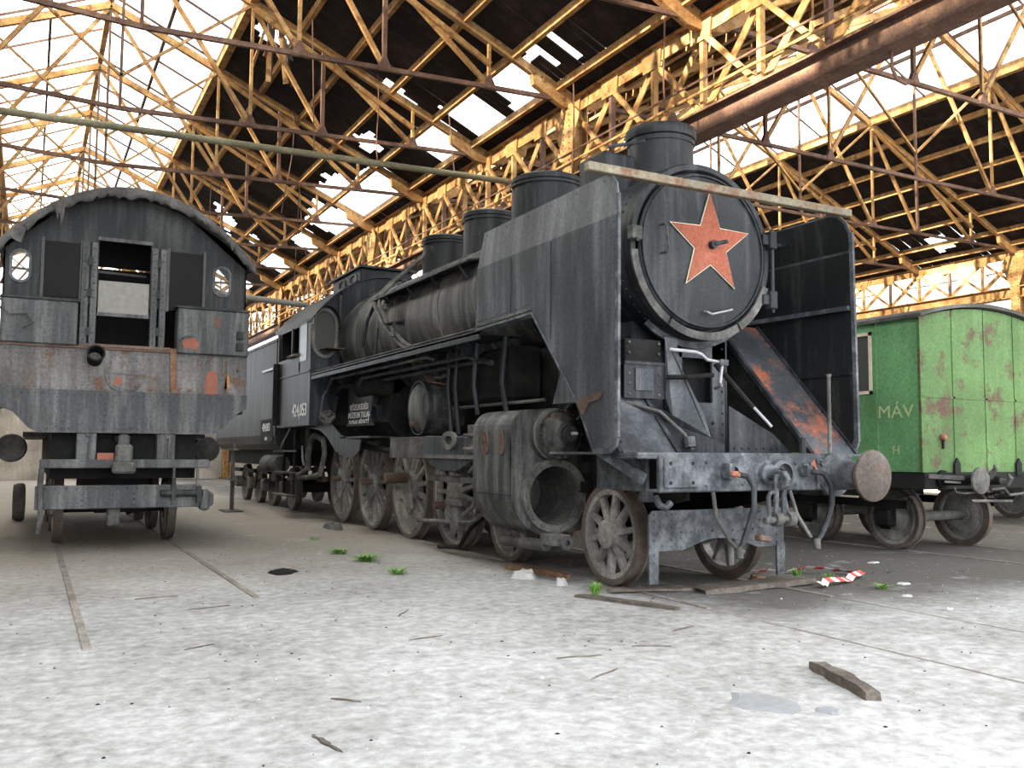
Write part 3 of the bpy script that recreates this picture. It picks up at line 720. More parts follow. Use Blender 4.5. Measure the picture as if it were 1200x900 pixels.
for k in range(9):                                       # washout plugs along the firebox shoulder
    y = 15.0 + k * .26; t = math.radians(62); R = 1.0
    B().lathe([(0, .045), (.03, .045), (.04, .03), (.04, 0)], (c - (R - .01) * math.cos(t), y, FZ + (R - .01) * math.sin(t)), (-math.cos(t), 0, math.sin(t)), 10).build('washout_plug', 'boiler', boi, smooth=True)
# chimney
ch = B().lathe([(.72, .54), (.85, .46), (.95, .395), (1.02, .38), (1.42, .38), (1.43, .405), (1.46, .412), (1.52, .412), (1.55, .40), (1.56, .36), (1.50, .35), (1.0, .33)], (c, 8.32, FZ), (0, 0, 1), 40).build('chimney', 'smokebox', E, smooth=True)
B().box(c - .80, c - .25, 8.32, 8.85, FZ + .72, FZ + 1.22).build('chimney_side_box', 'smokebox', ch, bevel=.03)
B().tube([(c - .78, 8.25, FZ + 1.22), (c - .72, 8.2, FZ + 1.24), (c - .42, 8.05, FZ + 1.3)], .02, 6).build('chimney_stay', 'black', ch)
B().lathe([(.0, .37), (.0, .392), (.05, .392), (.05, .37)], (c, 8.32, FZ + 1.36), (0, 0, 1), 40).build('chimney_band', 'smokebox', ch, smooth=True)
# domes
def dome(y, r, zt, nm):
    d = B().lathe([(.70, r + .14), (.82, r + .08), (.90, r + .01), (zt - .12 - FZ, r), (zt - .11 - FZ, r + .02), (zt - .05 - FZ, r + .02), (zt - .02 - FZ, r - .03), (zt - FZ, r * .6), (zt + .01 - FZ, 0)], (c, y, FZ), (0, 0, 1), 40).build(nm, 'smokebox', E, smooth=True)
    B().lathe([(0, r + .018), (0, r + .028), (.035, r + .028), (.035, r + .018)], (c, y, zt - .17), (0, 0, 1), 40).build('dome_band', 'smokebox', d, smooth=True)
    return d
dome(10.95, .50, 5.30, 'steam_dome')
dome(12.75, .42, 5.22, 'sand_dome')
dome(14.45, .42, 5.18, 'sand_dome')
# shelf along the left shoulder of the boiler
for s in (-1, 1):
    xo = c + s * 1.10; xi = c + s * .80
    B().plate([(xo, 11.25, 4.06), (xi, 11.25, 4.12), (xi, 15.25, 4.12), (xo, 15.25, 4.06)], (0, 0, .025)).build('boiler_shelf', 'black', E)
    for y in (11.6, 12.6, 13.6, 14.6, 15.1):
        B().bar((xo + .02 * -s, y, 4.06), (c + s * .9, y, 3.85), .03, .03).build('shelf_bracket', 'black', E)
# sand pipes and hoses over the shelf
for dy in (0, .22):
    B().tube([(c - .32, 14.30 + dy * .4, 4.92), (c - .42, 14.5 + dy * .5, 4.80), (c - .75, 15.0 + dy, 4.42), (c - 1.0, 15.02 + dy, 4.15), (c - 1.10, 14.85 + dy, 3.95), (c - 1.14, 14.3 + dy, 3.55), (c - 1.16, 13.5 + dy, 3.15), (c - 1.18, 12.8 + dy, 2.93)], .035, 8).build('sand_pipe', 'dusty', E, smooth=True)
B().tube([(c - 1.05, 15.15, 4.05), (c - 1.08, 15.5, 3.75), (c - 1.12, 15.6, 3.3), (c - 1.15, 15.3, 2.95)], .032, 8).build('sand_pipe', 'black', E, smooth=True)
B().lathe([(0, .05), (.05, .07), (.14, .07), (.18, .04), (.24, .04)], (c - .32, 14.28, 4.80), (0, 0, 1), 12).build('valve_fitting', 'black', E, smooth=True)
B().plate([(c - 1.0, 13.9, 3.55), (c - 1.25, 14.15, 3.50), (c - 1.0, 14.6, 3.55)], (0, 0, .03)).build('step_bracket', 'black', E)
B().tube([(c - 1.12, 14.0, 3.5), (c - 1.25, 13.8, 3.42), (c - 1.26, 13.7, 3.25)], .022, 6).build('drip_pipe', 'dusty', E, smooth=True)
B().tube([(c - 1.2, 14.6, 3.5), (c - 1.22, 14.7, 2.92)], .02, 6).build('stay_rod', 'black', E)
# running boards
for s in (-1, 1):
    xo, xi = c + s * 1.57, c + s * .98
    rb = B().box(min(xo, xi), max(xo, xi), 9.9, 17.35, 2.855, 2.88).box(min(xo, xo - s * .02), max(xo, xo - s * .02), 9.9, 17.35, 2.79, 2.90).build('running_board', 'black', E)
    for y in (10.8, 12.2, 13.6, 15.0, 16.4):
        B().plate([(xo - s * .05, y, 2.85), (xi, y, 2.85), (xi, y, 2.45)], (0, .025, 0)).build('board_bracket', 'black', rb)
    B().tube([(xo - s * .02, 10.0, 2.93), (xo - s * .02, 17.2, 2.93)], .014, 6).build('edge_rail', 'dusty', rb)
# pipes slung below the left running board
for k, (dx, z, y0, y1, r, m) in enumerate(((.10, 2.74, 11.6, 16.6, .022, 'dusty'), (.22, 2.66, 10.5, 15.2, .03, 'black'), (.36, 2.60, 10.3, 16.9, .04, 'black'), (.52, 2.52, 11.0, 13.1, .035, 'dusty'))):
    B().tube([(c - 1.55 + dx, y0, z - .05), (c - 1.55 + dx, y0 + .25, z), (c - 1.55 + dx, y1 - .2, z), (c - 1.55 + dx, y1, z - .12)], r, 8).build('side_pipe', m, E, smooth=True)
for y, z0 in ((11.3, 1.65), (11.55, 1.7), (10.7, 1.9), (9.9, 1.9)):
    B().tube([(c - 1.2, y, 2.84), (c - 1.22, y + .05, 2.3), (c - 1.18, y, z0)], .035, 8).build('down_pipe', 'black', E, smooth=True)
B().tube([(c - 1.1, 9.1, 2.02), (c - 1.1, 12.0, 2.02)], .022, 8).build('side_pipe', 'dusty', E, smooth=True)
B().box(c - 1.12, c - .65, 9.9, 11.8, 2.05, 2.75).build('feed_box', 'under', E, bevel=.06)
B().lathe([(0, 0), (0, .2), (.03, .24), (1.5, .24), (1.53, .2), (1.53, 0)], (c - 1.0, 14.3, 2.58), (0, 1, 0), 20).build('side_drum', 'under', E, smooth=True)
# air reservoir lying crosswise
res = B().lathe([(0, 0), (-.0, .2), (.03, .33), (.08, .375), (.12, .39), (.95, .39), (.95, 0)], (5.08, 12.62, 2.06), (1, 0, 0), 36).build('air_reservoir', 'cylinder', E, smooth=True)
B().lathe([(.05, .392), (.05, .41), (.13, .41), (.13, .392)], (5.08, 12.62, 2.06), (1, 0, 0), 36).build('reservoir_band', 'black', res, smooth=True)
B().bar((5.25, 12.95, 2.75), (5.25, 12.35, 2.43), .10, .02).bar((5.25, 12.35, 2.43), (5.75, 12.1, 2.35), .10, .02).build('reservoir_strap', 'pin', E)
B().lathe([(0, .03), (.05, .03), (.06, .02), (.06, 0)], (5.08, 12.66, 1.83), (-1, 0, 0), 10).build('drain_plug', 'pin', res)
# museum notice box and pump beside the firebox
nb = B().box(5.26, 5.62, 15.02, 16.4, 1.90, 2.62).build('tool_box', 'black', E, bevel=.015)
B().box(5.24, 5.27, 15.02, 15.05, 1.9, 2.62).box(5.24, 5.62, 15.02, 16.4, 1.86, 1.90).build('box_ledge', 'dusty', nb)
text('museum_notice', 'KÖZLEKEDÉSI\nMÚZEUM TULAJ-\nDONA VÉDETT', 'white', nb, (5.245, 15.72, 2.15), (0, -1, 0), (0, 0, 1), .15, sx=1.10, bold=.01)
B().lathe([(0, .14), (.03, .17), (.3, .17)], (5.22, 14.85, 2.05), (1, 0, 0), 18).build('pump_cover', 'black', E, smooth=True)
B().lathe([(0, .16), (.7, .16), (.7, .12), (.9, .12)], (5.55, 14.55, 1.7), (0, 0, 1), 18).build('air_pump', 'under', E, smooth=True)
for k in range(6):
    B().lathe([(0, .09), (.05, .11), (.1, .07)], (4.95 + .05 * (k % 2), 16.62 + .1 * (k % 3), 1.95 + .06 * (k // 2)), (-.4, -.5, .6), 10).build('injector_valve', 'dusty', E, smooth=True)
B().tube([(5.0, 16.5, 2.75), (4.92, 16.85, 2.45), (4.9, 16.95, 2.15), (4.92, 17.0, 1.95)], .025, 7).build('injector_pipe', 'dusty', E, smooth=True)
# ---- smoke deflectors
def deflector(s):
    x = c + s * 1.58; xt = x - s * .13
    low = [(6.93, 3.66), (6.93, 1.56), (6.97, 1.47), (7.05, 1.43), (7.33, 1.43), (7.62, 1.90), (8.45, 2.80), (8.56, 2.93), (9.97, 2.90), (9.93, 3.66)]
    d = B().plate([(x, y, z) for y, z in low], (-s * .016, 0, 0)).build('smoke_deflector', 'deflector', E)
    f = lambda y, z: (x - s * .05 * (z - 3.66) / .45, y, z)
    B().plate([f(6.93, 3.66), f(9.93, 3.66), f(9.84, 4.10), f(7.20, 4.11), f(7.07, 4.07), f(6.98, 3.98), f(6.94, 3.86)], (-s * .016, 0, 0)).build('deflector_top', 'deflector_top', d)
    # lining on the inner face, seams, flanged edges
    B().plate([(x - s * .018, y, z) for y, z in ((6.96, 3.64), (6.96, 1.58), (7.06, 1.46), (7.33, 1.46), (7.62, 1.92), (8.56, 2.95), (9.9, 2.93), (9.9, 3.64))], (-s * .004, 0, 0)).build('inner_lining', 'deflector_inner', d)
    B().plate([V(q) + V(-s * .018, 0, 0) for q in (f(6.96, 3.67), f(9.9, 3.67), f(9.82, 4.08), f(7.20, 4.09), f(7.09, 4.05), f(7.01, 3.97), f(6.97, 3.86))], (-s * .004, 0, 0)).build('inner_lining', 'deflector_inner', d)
    e = [(6.94, 3.86), (6.93, 1.56), (6.97, 1.47), (7.05, 1.43), (7.33, 1.43)]
    bb = B()
    for k in range(4):
        xx = [x - s * .05 * max(0, (z - 3.66)) / .45 for z in (e[k][1], e[k + 1][1])]
        bb.bar((xx[0], e[k][0], e[k][1]), (xx[1], e[k + 1][0], e[k + 1][1]), .05, .03, (1, 0, 0))
    bb.build('edge_bead', 'beam', d)
    bb = B().bar((x - s * .06, 8.56, 2.93), (x - s * .06, 7.62, 1.90), .14, .02, (0, 1, 0)).bar((x - s * .06, 7.62, 1.90), (x - s * .06, 7.33, 1.43), .14, .02, (0, 1, 0)).bar((x - s * .06, 9.97, 2.90), (x - s * .06, 8.56, 2.93), .14, .02)
    bb.build('lower_flange', 'beam', d)
    B().bar((x + s * .004, 8.56, 2.98), (x + s * .004, 9.95, 2.95), .012, .03).build('torn_seam', 'dusty', d)
    for y in (8.15, 9.05):
        B().bar((x + s * .002, y, 2.6 if y < 8.5 else 2.97), (x + s * .002, y, 3.64), .006, .014).build('seam', 'black', d)
    B().bar((x - s * .05, 6.97, 3.02), (x - s * .05, 8.55, 3.04), .05, .05).build('inner_stay', 'beam', d)
    B().bar((x - s * .03, 6.97, 2.3), (x - s * .03, 7.9, 2.3), .03, .03).build('inner_stay', 'deflector_inner', d)
    rv = B().row((x, 8.62, 3.03), (x, 9.9, 3.0), 18, (s, 0, 0), .012).row((x, 6.98, 3.6), (x, 6.98, 1.6), 16, (s, 0, 0), .010).row(f(7.2, 4.05), f(9.75, 4.05), 6, (s, 0, .3), .014)
    rv.build('rivets', 'deflector', d, kind='stuff')
    # stays to the smokebox
    for y, z in ((7.9, 3.9), (9.3, 3.9)):
        B().tube([(x - s * .06, y, z), (c + s * .92, y, z - .05)], .025, 8).build('stay_rod', 'black', d)
    # raking strut from the deflector foot down to the beam
    B().bar((x - s * .05, 7.36, 1.46), (c + s * 1.36, 6.82, 1.17), .05, .10).build('raking_strut', 'beam', d)
    return d
dl = deflector(-1); dr = deflector(1)
B().plate([(4.796, 7.62, 1.93), (4.796, 7.15, 2.0), (4.796, 7.22, 1.92), (4.796, 7.40, 1.90), (4.796, 7.50, 1.78), (4.796, 7.56, 1.80)], (-.006, 0, 0)).build('rust_scar', 'pin', dl)
# triangular gusset behind the left deflector foot, above the cylinder
B().plate([(5.15, 8.35, 2.65), (5.15, 8.7, 1.95), (5.15, 7.75, 1.95)], (.03, 0, 0)).build('gusset_plate', 'deflector', E)
# ---- sloping aprons beside the smokebox saddle
for s in (-1, 1):
    xa, xb = c + s * .88, c + s * 1.55
    ap = B().plate([(xa, 8.42, 2.97), (xb, 8.42, 2.97), (xb, 6.92, 1.41), (xa, 6.92, 1.41)], (0, .02, -.02)).build('apron_plate', 'apron' if s > 0 else 'deflector', E)
    B().bar((xb, 8.42, 2.97), (xb, 6.92, 1.41), .05, .05).build('apron_edge', 'black', ap)
    B().bar((xa, 8.42, 2.97), (xa, 6.92, 1.41), .05, .05).build('apron_edge', 'black', ap)
    B().plate([(xa, 8.42, 2.9), (xa, 7.12, 1.55), (xa, 7.12, 1.43), (xa, 8.42, 1.43)], (s * .02, 0, 0)).build('apron_cheek', 'under', ap)
    B().row((xb - s * .06, 8.3, 2.87), (xb - s * .06, 7.0, 1.52), 16, (0, -.7, .7), .014).build('rivets', 'black', ap, kind='stuff')
# ---- front platform, beam and everything on it
B().box(c - 1.5, c + 1.5, 6.72, 8.3, 1.395, 1.42).build('front_platform', 'beam', E)
bmf = B().box(c - 1.27, c + 1.24, 6.70, 6.76, 1.05, 1.395).box(c - 1.27, c + 1.24, 6.76, 6.9, 1.05, 1.08).build('buffer_beam', 'beam', E, bevel=.012)
B().plate([(c - 1.23, 6.70, 1.09), (c - .83, 6.70, 1.09), (c - .83, 6.70, 1.37), (c - 1.23, 6.70, 1.37)], (0, -.02, 0)).build('buffer_pad', 'beam', bmf, bevel=.01)
for dx in (-1.16, -.90):
    for z in (1.14, 1.32):
        B().lathe([(0, .018), (.004, .018), (.004, 0)], (c + dx, 6.681, z), (0, -1, 0), 10).build('bolt_hole', 'void', bmf)
rv = B()
for x in (-.72, -.58, -.28, -.13, .02, .28, .42, .56, .70):
    for z in (1.12, 1.32):
        if random.random() < .85: rv.rivet((c + x, 6.70, z + random.uniform(-.01, .01)), (0, -1, 0), .022)
rv.row((c - 1.2, 6.73, 1.396), (c + 1.2, 6.73, 1.396), 30, (0, 0, 1), .015)
rv.build('rivets', 'beam', bmf, kind='stuff')
B().box(c - 1.27, c - 1.23, 6.9, 7.75, 1.05, 1.40).box(c - 1.5, c - 1.27, 6.72, 7.2, 1.36, 1.40).build('beam_end_bracket', 'beam', E, bevel=.01)
B().box(c - 1.22, c - 1.12, 7.0, 7.1, .95, 1.06).tube([(c - 1.17, 6.9, 1.0), (c - 1.17, 6.84, .93), (c - 1.10, 6.84, .90), (c - 1.04, 6.84, .95)], .035, 8).build('hose_dummy', 'beam', E, smooth=True)
# right buffer (the left one is gone)
bx = c + .93
bf = B().lathe([(0, .22), (-.05, .22), (-.06, .16), (-.10, .155), (-.38, .135), (-.38, .15), (-.42, .15), (-.42, .10), (-.50, .10)], (bx, 6.70, 1.205), (0, 1, 0), 32).build('buffer', 'beam', E, smooth=True)
B().lathe([(-.48, 0), (-.48, .24), (-.50, .255), (-.525, .25), (-.54, .17), (-.545, 0)], (bx, 6.70, 1.205), (0, 1, 0), 40).build('buffer_head', 'tyre', bf, smooth=True, label='worn purplish buffer head')
B().box(bx - .24, bx + .24, 6.66, 6.70, 1.06, 1.36).build('buffer_base', 'beam', bf, bevel=.01)
for dx in (-.19, .19):
    for z in (1.10, 1.32): B().lathe([(0, .03), (-.03, .03), (-.03, 0)], (bx + dx, 6.66, z), (0, 1, 0), 6).build('bolt', 'beam', bf)
B().plate([(bx - .34, 6.66, 1.32), (bx - .29, 6.66, 1.36), (bx - .24, 6.66, 1.24), (bx - .30, 6.66, 1.20)], (0, -.004, 0)).build('paint_patch', 'orange', bmf)
# draw hook and screw coupling
hk2 = B().lathe([(0, .10), (-.06, .10), (-.07, .06), (-.20, .06)], (c + .02, 6.70, 1.215), (0, 1, 0), 20).build('draw_hook', 'beam', E, smooth=True)
B().plate([(c - .03, 6.55, 1.27), (c - .03, 6.42, 1.25), (c - .03, 6.36, 1.18), (c - .03, 6.38, 1.10), (c - .03, 6.46, 1.07), (c - .03, 6.44, 1.14), (c - .03, 6.48, 1.19), (c - .03, 6.56, 1.18)], (.06, 0, 0)).build('hook_jaw', 'beam', hk2, bevel=.01)
for dx in (-.05, .05):
    B().bar((c + dx, 6.48, 1.22), (c + dx + .02, 6.52, .77), .03, .055).build('coupling_link', 'beam', hk2, bevel=.006)
B().tube([(c - .19, 6.50, .78), (c + .17, 6.52, .79)], .035, 10).build('coupling_screw', 'dusty', hk2, smooth=True)
B().tube([(c - .13, 6.5, .80), (c - .14, 6.5, 1.0), (c - .11, 6.5, 1.05), (c - .05, 6.5, 1.04)], .022, 8).build('coupling_shackle', 'beam', hk2, smooth=True)
B().tube([(c + .13, 6.52, .80), (c + .12, 6.56, 1.03)], .02, 8).build('coupling_shackle', 'beam', hk2, smooth=True)
B().lathe([(-.04, .02), (-.04, .07), (.04, .07), (.04, .02)], (c + .15, 6.52, .79), (1, 0, 0), 14).build('coupling_nut', 'dusty', hk2, smooth=True)
B().lathe([(-.04, .02), (-.04, .07), (.04, .07), (.04, .02)], (c - .02, 6.52, .79), (1, 0, 0), 14).build('coupling_nut', 'dusty', hk2, smooth=True)
B().lathe([(0, .12), (-.02, .14), (-.06, .14), (-.08, .10)], (c + .20, 6.70, 1.22), (0, 1, 0), 20).build('spring_cup', 'beam', hk2, smooth=True)
B().bar((c - .24, 6.55, .62), (c - .10, 6.55, .60), .10, .06).build('coupling_weight', 'pin', hk2, bevel=.015)
# brake hoses
def hose(pts, r, mt):
    o = B().tube(pts, r * .8, 10).build('brake_hose', 'black', E, smooth=True); p = V(pts[-1])
    B().tube([p + V(0, 0, .03), p + V(-.01, -.02, -.07)], .035, 10).build('hose_coupling', 'dusty', o, smooth=True)
    return o
B().lathe([(0, .075), (-.05, .075), (-.06, .05), (-.12, .05)], (c - .48, 6.70, 1.24), (0, 1, 0), 16).box(c - .56, c - .50, 6.56, 6.66, 1.18, 1.32).build('hose_valve', 'beam', E, smooth=True)
B().box(c - .555, c - .47, 6.53, 6.60, 1.20, 1.25).bar((c - .52, 6.55, 1.22), (c - .36, 6.54, 1.20), .03, .04).build('valve_cock', 'orange', E, bevel=.01)
hose([(c - .46, 6.58, 1.22), (c - .40, 6.50, 1.20), (c - .34, 6.48, 1.10), (c - .34, 6.48, .92), (c - .42, 6.48, .72), (c - .50, 6.46, .58), (c - .55, 6.46, .52)], .035, 'beam')
B().tube([(c - .68, 6.66, 1.05), (c - .68, 6.62, .82), (c - .60, 6.52, .60), (c - .57, 6.47, .54)], .02, 8).build('hose_chain', 'dusty', E, smooth=True)
B().lathe([(0, .07), (-.05, .07), (-.06, .05), (-.12, .05)], (c + .52, 6.70, 1.25), (0, 1, 0), 16).box(c + .46, c + .54, 6.58, 6.64, 1.2, 1.3).build('hose_valve', 'beam', E, smooth=True)
hose([(c + .52, 6.58, 1.24), (c + .60, 6.5, 1.22), (c + .68, 6.48, 1.10), (c + .68, 6.48, .92), (c + .60, 6.47, .75), (c + .50, 6.46, .62), (c + .44, 6.46, .56)], .035, 'beam')
B().tube([(c + .30, 6.66, 1.05), (c + .33, 6.6, .82), (c + .41, 6.50, .60)], .018, 8).build('hose_chain', 'dusty', E, smooth=True)
# guard plate with guard irons in front of the bogie
gy = 7.32; gx0, gx1 = c - .93, c + .86
arc = [(gx0, .44), (gx0, .80), (gx0 + .04, .84), (gx1 - .03, .84), (gx1, .81), (gx1, .43), (gx1 - .38, .43), (gx1 - .52, .48), (gx1 - .70, .53), (c - .05, .545), (gx0 + .72, .53), (gx0 + .55, .48), (gx0 + .42, .44)]
gp = B().plate([(x, gy, z) for x, z in arc], (0, .025, 0)).build('guard_plate', 'beam', E)
rv = B()
for dx in (.06, .28): rv.row((gx0 + dx, gy, .48), (gx0 + dx, gy, .80), 6, (0, -1, 0), .014)
rv.row((gx0 + .4, gy, .62), (gx1 - .3, gy, .62), 9, (0, -1, 0), .016)
for dx in (.10, .34): rv.row((gx1 - dx, gy, .47), (gx1 - dx, gy, .80), 5, (0, -1, 0), .014)
rv.row((gx0 + .4, gy, .48), (gx0 + .4, gy, .56), 2, (0, -1, 0), .016); rv.build('rivets', 'beam', gp, kind='stuff')
for x in (gx0 + .05, gx1 - .05):
    B().plate([(x - .06, gy - .01, .46), (x + .06, gy - .01, .46), (x + .055, gy - .01, .12), (x - .055, gy - .01, .12)], (0, .025, 0)).row((x, gy - .01, .17), (x, gy - .01, .4), 4, (0, -1, 0), .013).build('guard_iron', 'beam', gp)
B().box(c - .55, c + .55, 7.4, 10.9, .55, .75).build('bogie_frame', 'under', E)
for y in (8.14, 10.45):
    B().tube([(c - .8, y, .545), (c + .8, y, .545)], .09, 12).build('axle', 'under', E, smooth=True)
    for s in (-1, 1):
        place_wheel(WS_BOGIE, 'bogie_wheel', E, (c + s * .79, y, .545), s, .12)
DY = (12.12, 13.92, 15.72, 17.52)
for k, y in enumerate(DY):
    B().tube([(c - .8, y, .815), (c + .8, y, .815)], .11, 12).build('axle', 'under', E, smooth=True)
    for s in (-1, 1):
        w = place_wheel(WS_MAIN if k == 1 else WS_DRIVE, 'driving_wheel', E, (c + s * .79, y, .815), s, .1 + .05 * k)
        if s < 0:
            # crank boss and pin on the visible side
            B().lathe([(-.03, .0), (-.03, .17), (.05, .2), (.06, 0)], (c - .86, y + .02, .815), (1, 0, 0), 20).build('crank_boss', 'wheel', E, smooth=True)
bb = B()
n = 18
for y0, z0, y1, z1, w in ((12.12, .86, 12.22, .60, .22), (13.92, .9, 13.78, .62, .28), (15.72, .86, 15.72, .7, .22), (17.52, .86, 17.5, .7, .2)):
    B().plate([(c - .93, y0 - w * .6, z0 + .05), (c - .93, y0, z0 + .22), (c - .93, y0 + w * .6, z0 + .05), (c - .93, y1 + w * .55, z1 - .12), (c - .93, y1, z1 - .24), (c - .93, y1 - w * .55, z1 - .12)], (.06, 0, 0)).build('crank_web', 'wheel', E, bevel=.02)
B().tube([(c - .92, 13.85, .98), (c - 1.30, 13.85, .98)], .085, 16).build('crank_pin', 'pin', E, smooth=True)
B().tube([(c - .92, 15.55, .86), (c - 1.12, 15.55, .86)], .05, 12).build('crank_pin', 'pin', E, smooth=True)
B().tube([(c - .92, 12.32, .62), (c - 1.10, 12.32, .62)], .055, 12).build('crank_pin', 'pin', E, smooth=True)
B().tube([(c - .92, 17.4, .86), (c - 1.08, 17.4, .86)], .045, 12).build('crank_pin', 'pin', E, smooth=True)
# slide bar box, motion bracket
mb = B().box(c - 1.45, c - 1.30, 11.85, 13.25, 1.31, 1.62).build('motion_beam', 'dusty', E, bevel=.008)
B().row((c - 1.45, 13.15, 1.57), (c - 1.45, 11.95, 1.57), 9, (-1, 0, 0), .016).row((c - 1.45, 13.1, 1.37), (c - 1.45, 11.95, 1.37), 6, (-1, 0, 0), .016).row((c - 1.45, 13.18, 1.35), (c - 1.45, 13.18, 1.58), 4, (-1, 0, 0), .016).build('rivets', 'dusty', mb, kind='stuff')
mk = B().plate([(c - 1.47, 11.83, 1.60), (c - 1.47, 11.78, 1.63), (c - 1.47, 10.2, 1.60), (c - 1.47, 10.05, 1.36), (c - 1.47, 10.75, 1.15), (c - 1.47, 11.25, 1.15), (c - 1.47, 11.62, 1.23), (c - 1.47, 11.83, 1.34)], (.12, 0, 0)).build('motion_bracket', 'black', E, bevel=.012)
B().bar((c - 1.48, 11.78, 1.345), (c - 1.48, 10.1, 1.345), .03, .05).build('bracket_ledge', 'dusty', mk)
B().holed(oval(10.95, 1.56, .22, .12, c - 1.50, 24, plane='X'), oval(10.95, 1.56, .14, .06, c - 1.50, 24, plane='X'), (.05, 0, 0)).build('bracket_eye', 'dusty', mk)
B().box(c - 1.5, c - 1.28, 10.05, 10.35, 1.40, 1.75).box(c - 1.55, c - 1.28, 10.05, 10.38, 1.43, 1.47).box(c - 1.55, c - 1.28, 10.05, 10.38, 1.60, 1.64).build('slide_bar_block', 'dusty', E, bevel=.012)
B().box(c - 1.35, c - 1.15, 10.2, 12.0, 1.0, 1.08).build('slide_bar', 'dusty', E, bevel=.01)
B().tube([(c - 1.2, 12.6, 1.34), (c - 1.2, 15.4, 1.5)], .05, 8).build('reach_rod', 'under', E)
# hanging valve gear link with its drain pipe in front of the first driver
B().box(c - 1.28, c - 1.15, 11.1, 11.35, .35, .78).box(c - 1.30, c - 1.13, 10.95, 11.5, .68, .76).build('brake_hanger', 'dusty', E, bevel=.012)
B().tube([(c - 1.25, 12.55, .40), (c - 1.25, 11.2, .46), (c - 1.25, 10.7, .50), (c - 1.2, 10.35, .68)], .03, 8).build('drain_rod', 'dusty', E, smooth=True)
B().tube([(c - 1.28, 11.45, 1.18), (c - 1.28, 10.75, 1.10), (c - 1.28, 10.5, .92), (c - 1.28, 10.62, .70), (c - 1.28, 10.9, .58)], .03, 8).build('drain_rod', 'dusty', E, smooth=True)
B().tube([(c - 1.15, 12.0, .06), (c - 1.15, 11.3, .12), (c - 1.15, 10.95, .4), (c - 1.15, 10.6, .55)], .03, 8).build('sand_pipe', 'under', E, smooth=True)
# ---- cylinder block (both sides)
def jacket_profile(s):
    x = lambda d: c + s * d
    pts = [(.62, 1.90), (1.30, 1.90)]
    for k in range(7):
        a = math.radians(90 - 15 * k); pts.append((1.36 + .24 * math.cos(a), 1.66 + .24 * math.sin(a)))
    pts += [(1.60, 1.0)]
    for k in range(9):
        a = math.radians(0 - 13 * k); pts.append((1.08 + .52 * math.cos(a), .98 + .52 * math.sin(a)))
    pts += [(.62, .52)]
    return [(x(a), b) for a, b in pts]
for s in (-1, 1):
    p = jacket_profile(s); cx, cz = c + s * 1.05, .92
    jb = B(); q_ = len(p)
    jb.add([(x, 8.98, z) for x, z in p] + [(x, 9.96, z) for x, z in p], [(k, (k + 1) % q_, q_ + (k + 1) % q_, q_ + k) for k in range(q_)] + [tuple(q_ + k for k in range(q_))])
    jk = jb.build('cylinder_jacket', 'cylinder', E)
    def hit(a):
        dx_, dz_ = math.cos(a), math.sin(a); best = 9
        for k in range(q_):
            (xa, za), (xb, zb) = p[k], p[(k + 1) % q_]; ex, ez = xb - xa, zb - za; den = dx_ * ez - dz_ * ex
            if abs(den) < 1e-9: continue
            t_ = ((xa - cx) * ez - (za - cz) * ex) / den; u_ = ((xa - cx) * dz_ - (za - cz) * dx_) / den
            if t_ > 0 and -1e-6 <= u_ <= 1 + 1e-6: best = min(best, t_)
        return (cx + dx_ * best, cz + dz_ * best)
    an = [2 * math.pi * k / 72 for k in range(72)]
    B().holed([(hit(a)[0], 8.98, hit(a)[1]) for a in an], [(cx + .336 * math.cos(a), 8.98, cz + .336 * math.sin(a)) for a in an], (0, .02, 0)).build('jacket_front', 'cylinder', jk)
    # jacket front is closed by a recessed plate; the bore stands proud of it and is open
    B().lathe([(0, .335), (-.05, .335), (-.055, .42), (-.01, .425), (.05, .425)], (cx, 8.97, cz), (0, 1, 0), 44).build('cylinder_flange', 'dusty', jk, smooth=True)
    B().lathe([(-.055, .337), (.90, .337), (.90, .1)], (cx, 8.965, cz), (0, 1, 0), 44).build('cylinder_bore', 'dusty', jk, smooth=True)
    st = B()
    for k in range(18):
        a = 2 * math.pi * k / 18; st.lathe([(0, .02), (-.035, .02), (-.035, 0)], (cx + .38 * math.cos(a), 8.92, cz + .38 * math.sin(a)), (0, 1, 0), 6)
    st.build('flange_studs', 'dusty', jk, kind='stuff')
    vx, vz = c + s * 1.08, 1.62
    vc = B().lathe([(.2, .30), (-.10, .30), (-.11, .285), (-.20, .28), (-.20, .25), (-.24, .24), (-.34, .13), (-.34, .11), (-.40, .11), (-.40, .085), (-.44, .08), (-.44, 0)], (vx, 8.97, vz), (0, 1, 0), 40).build('valve_chest', 'cylinder', jk, smooth=True)
    B().lathe([(0, .02), (-.10, .02), (-.12, .0)], (vx, 8.52, vz), (0, 1, 0), 10).build('valve_spindle', 'bare', jk, smooth=True)
    st = B()
    for k in range(14):
        a = 2 * math.pi * k / 14; st.lathe([(0, .018), (-.03, .018), (-.03, 0)], (vx + .265 * math.cos(a), 8.765, vz + .265 * math.sin(a)), (0, 1, 0), 6)
    st.build('cover_studs', 'cylinder', jk, kind='stuff')
    B().lathe([(.9, .2), (1.2, .2), (1.2, .1)], (vx, 8.97, vz), (0, 1, 0), 24).build('rear_valve_cover', 'cylinder', jk, smooth=True)
    B().bar((c + s * 1.602, 8.99, .93), (c + s * 1.602, 9.95, .93), .008, .02).build('jacket_seam', 'black', jk)
    B().bar((c + s * .9, 8.86, 2.0), (c + s * .62, 8.9, 2.0), .1, .2).build('steam_pipe_stub', 'under', jk)
jx = c - 1.605
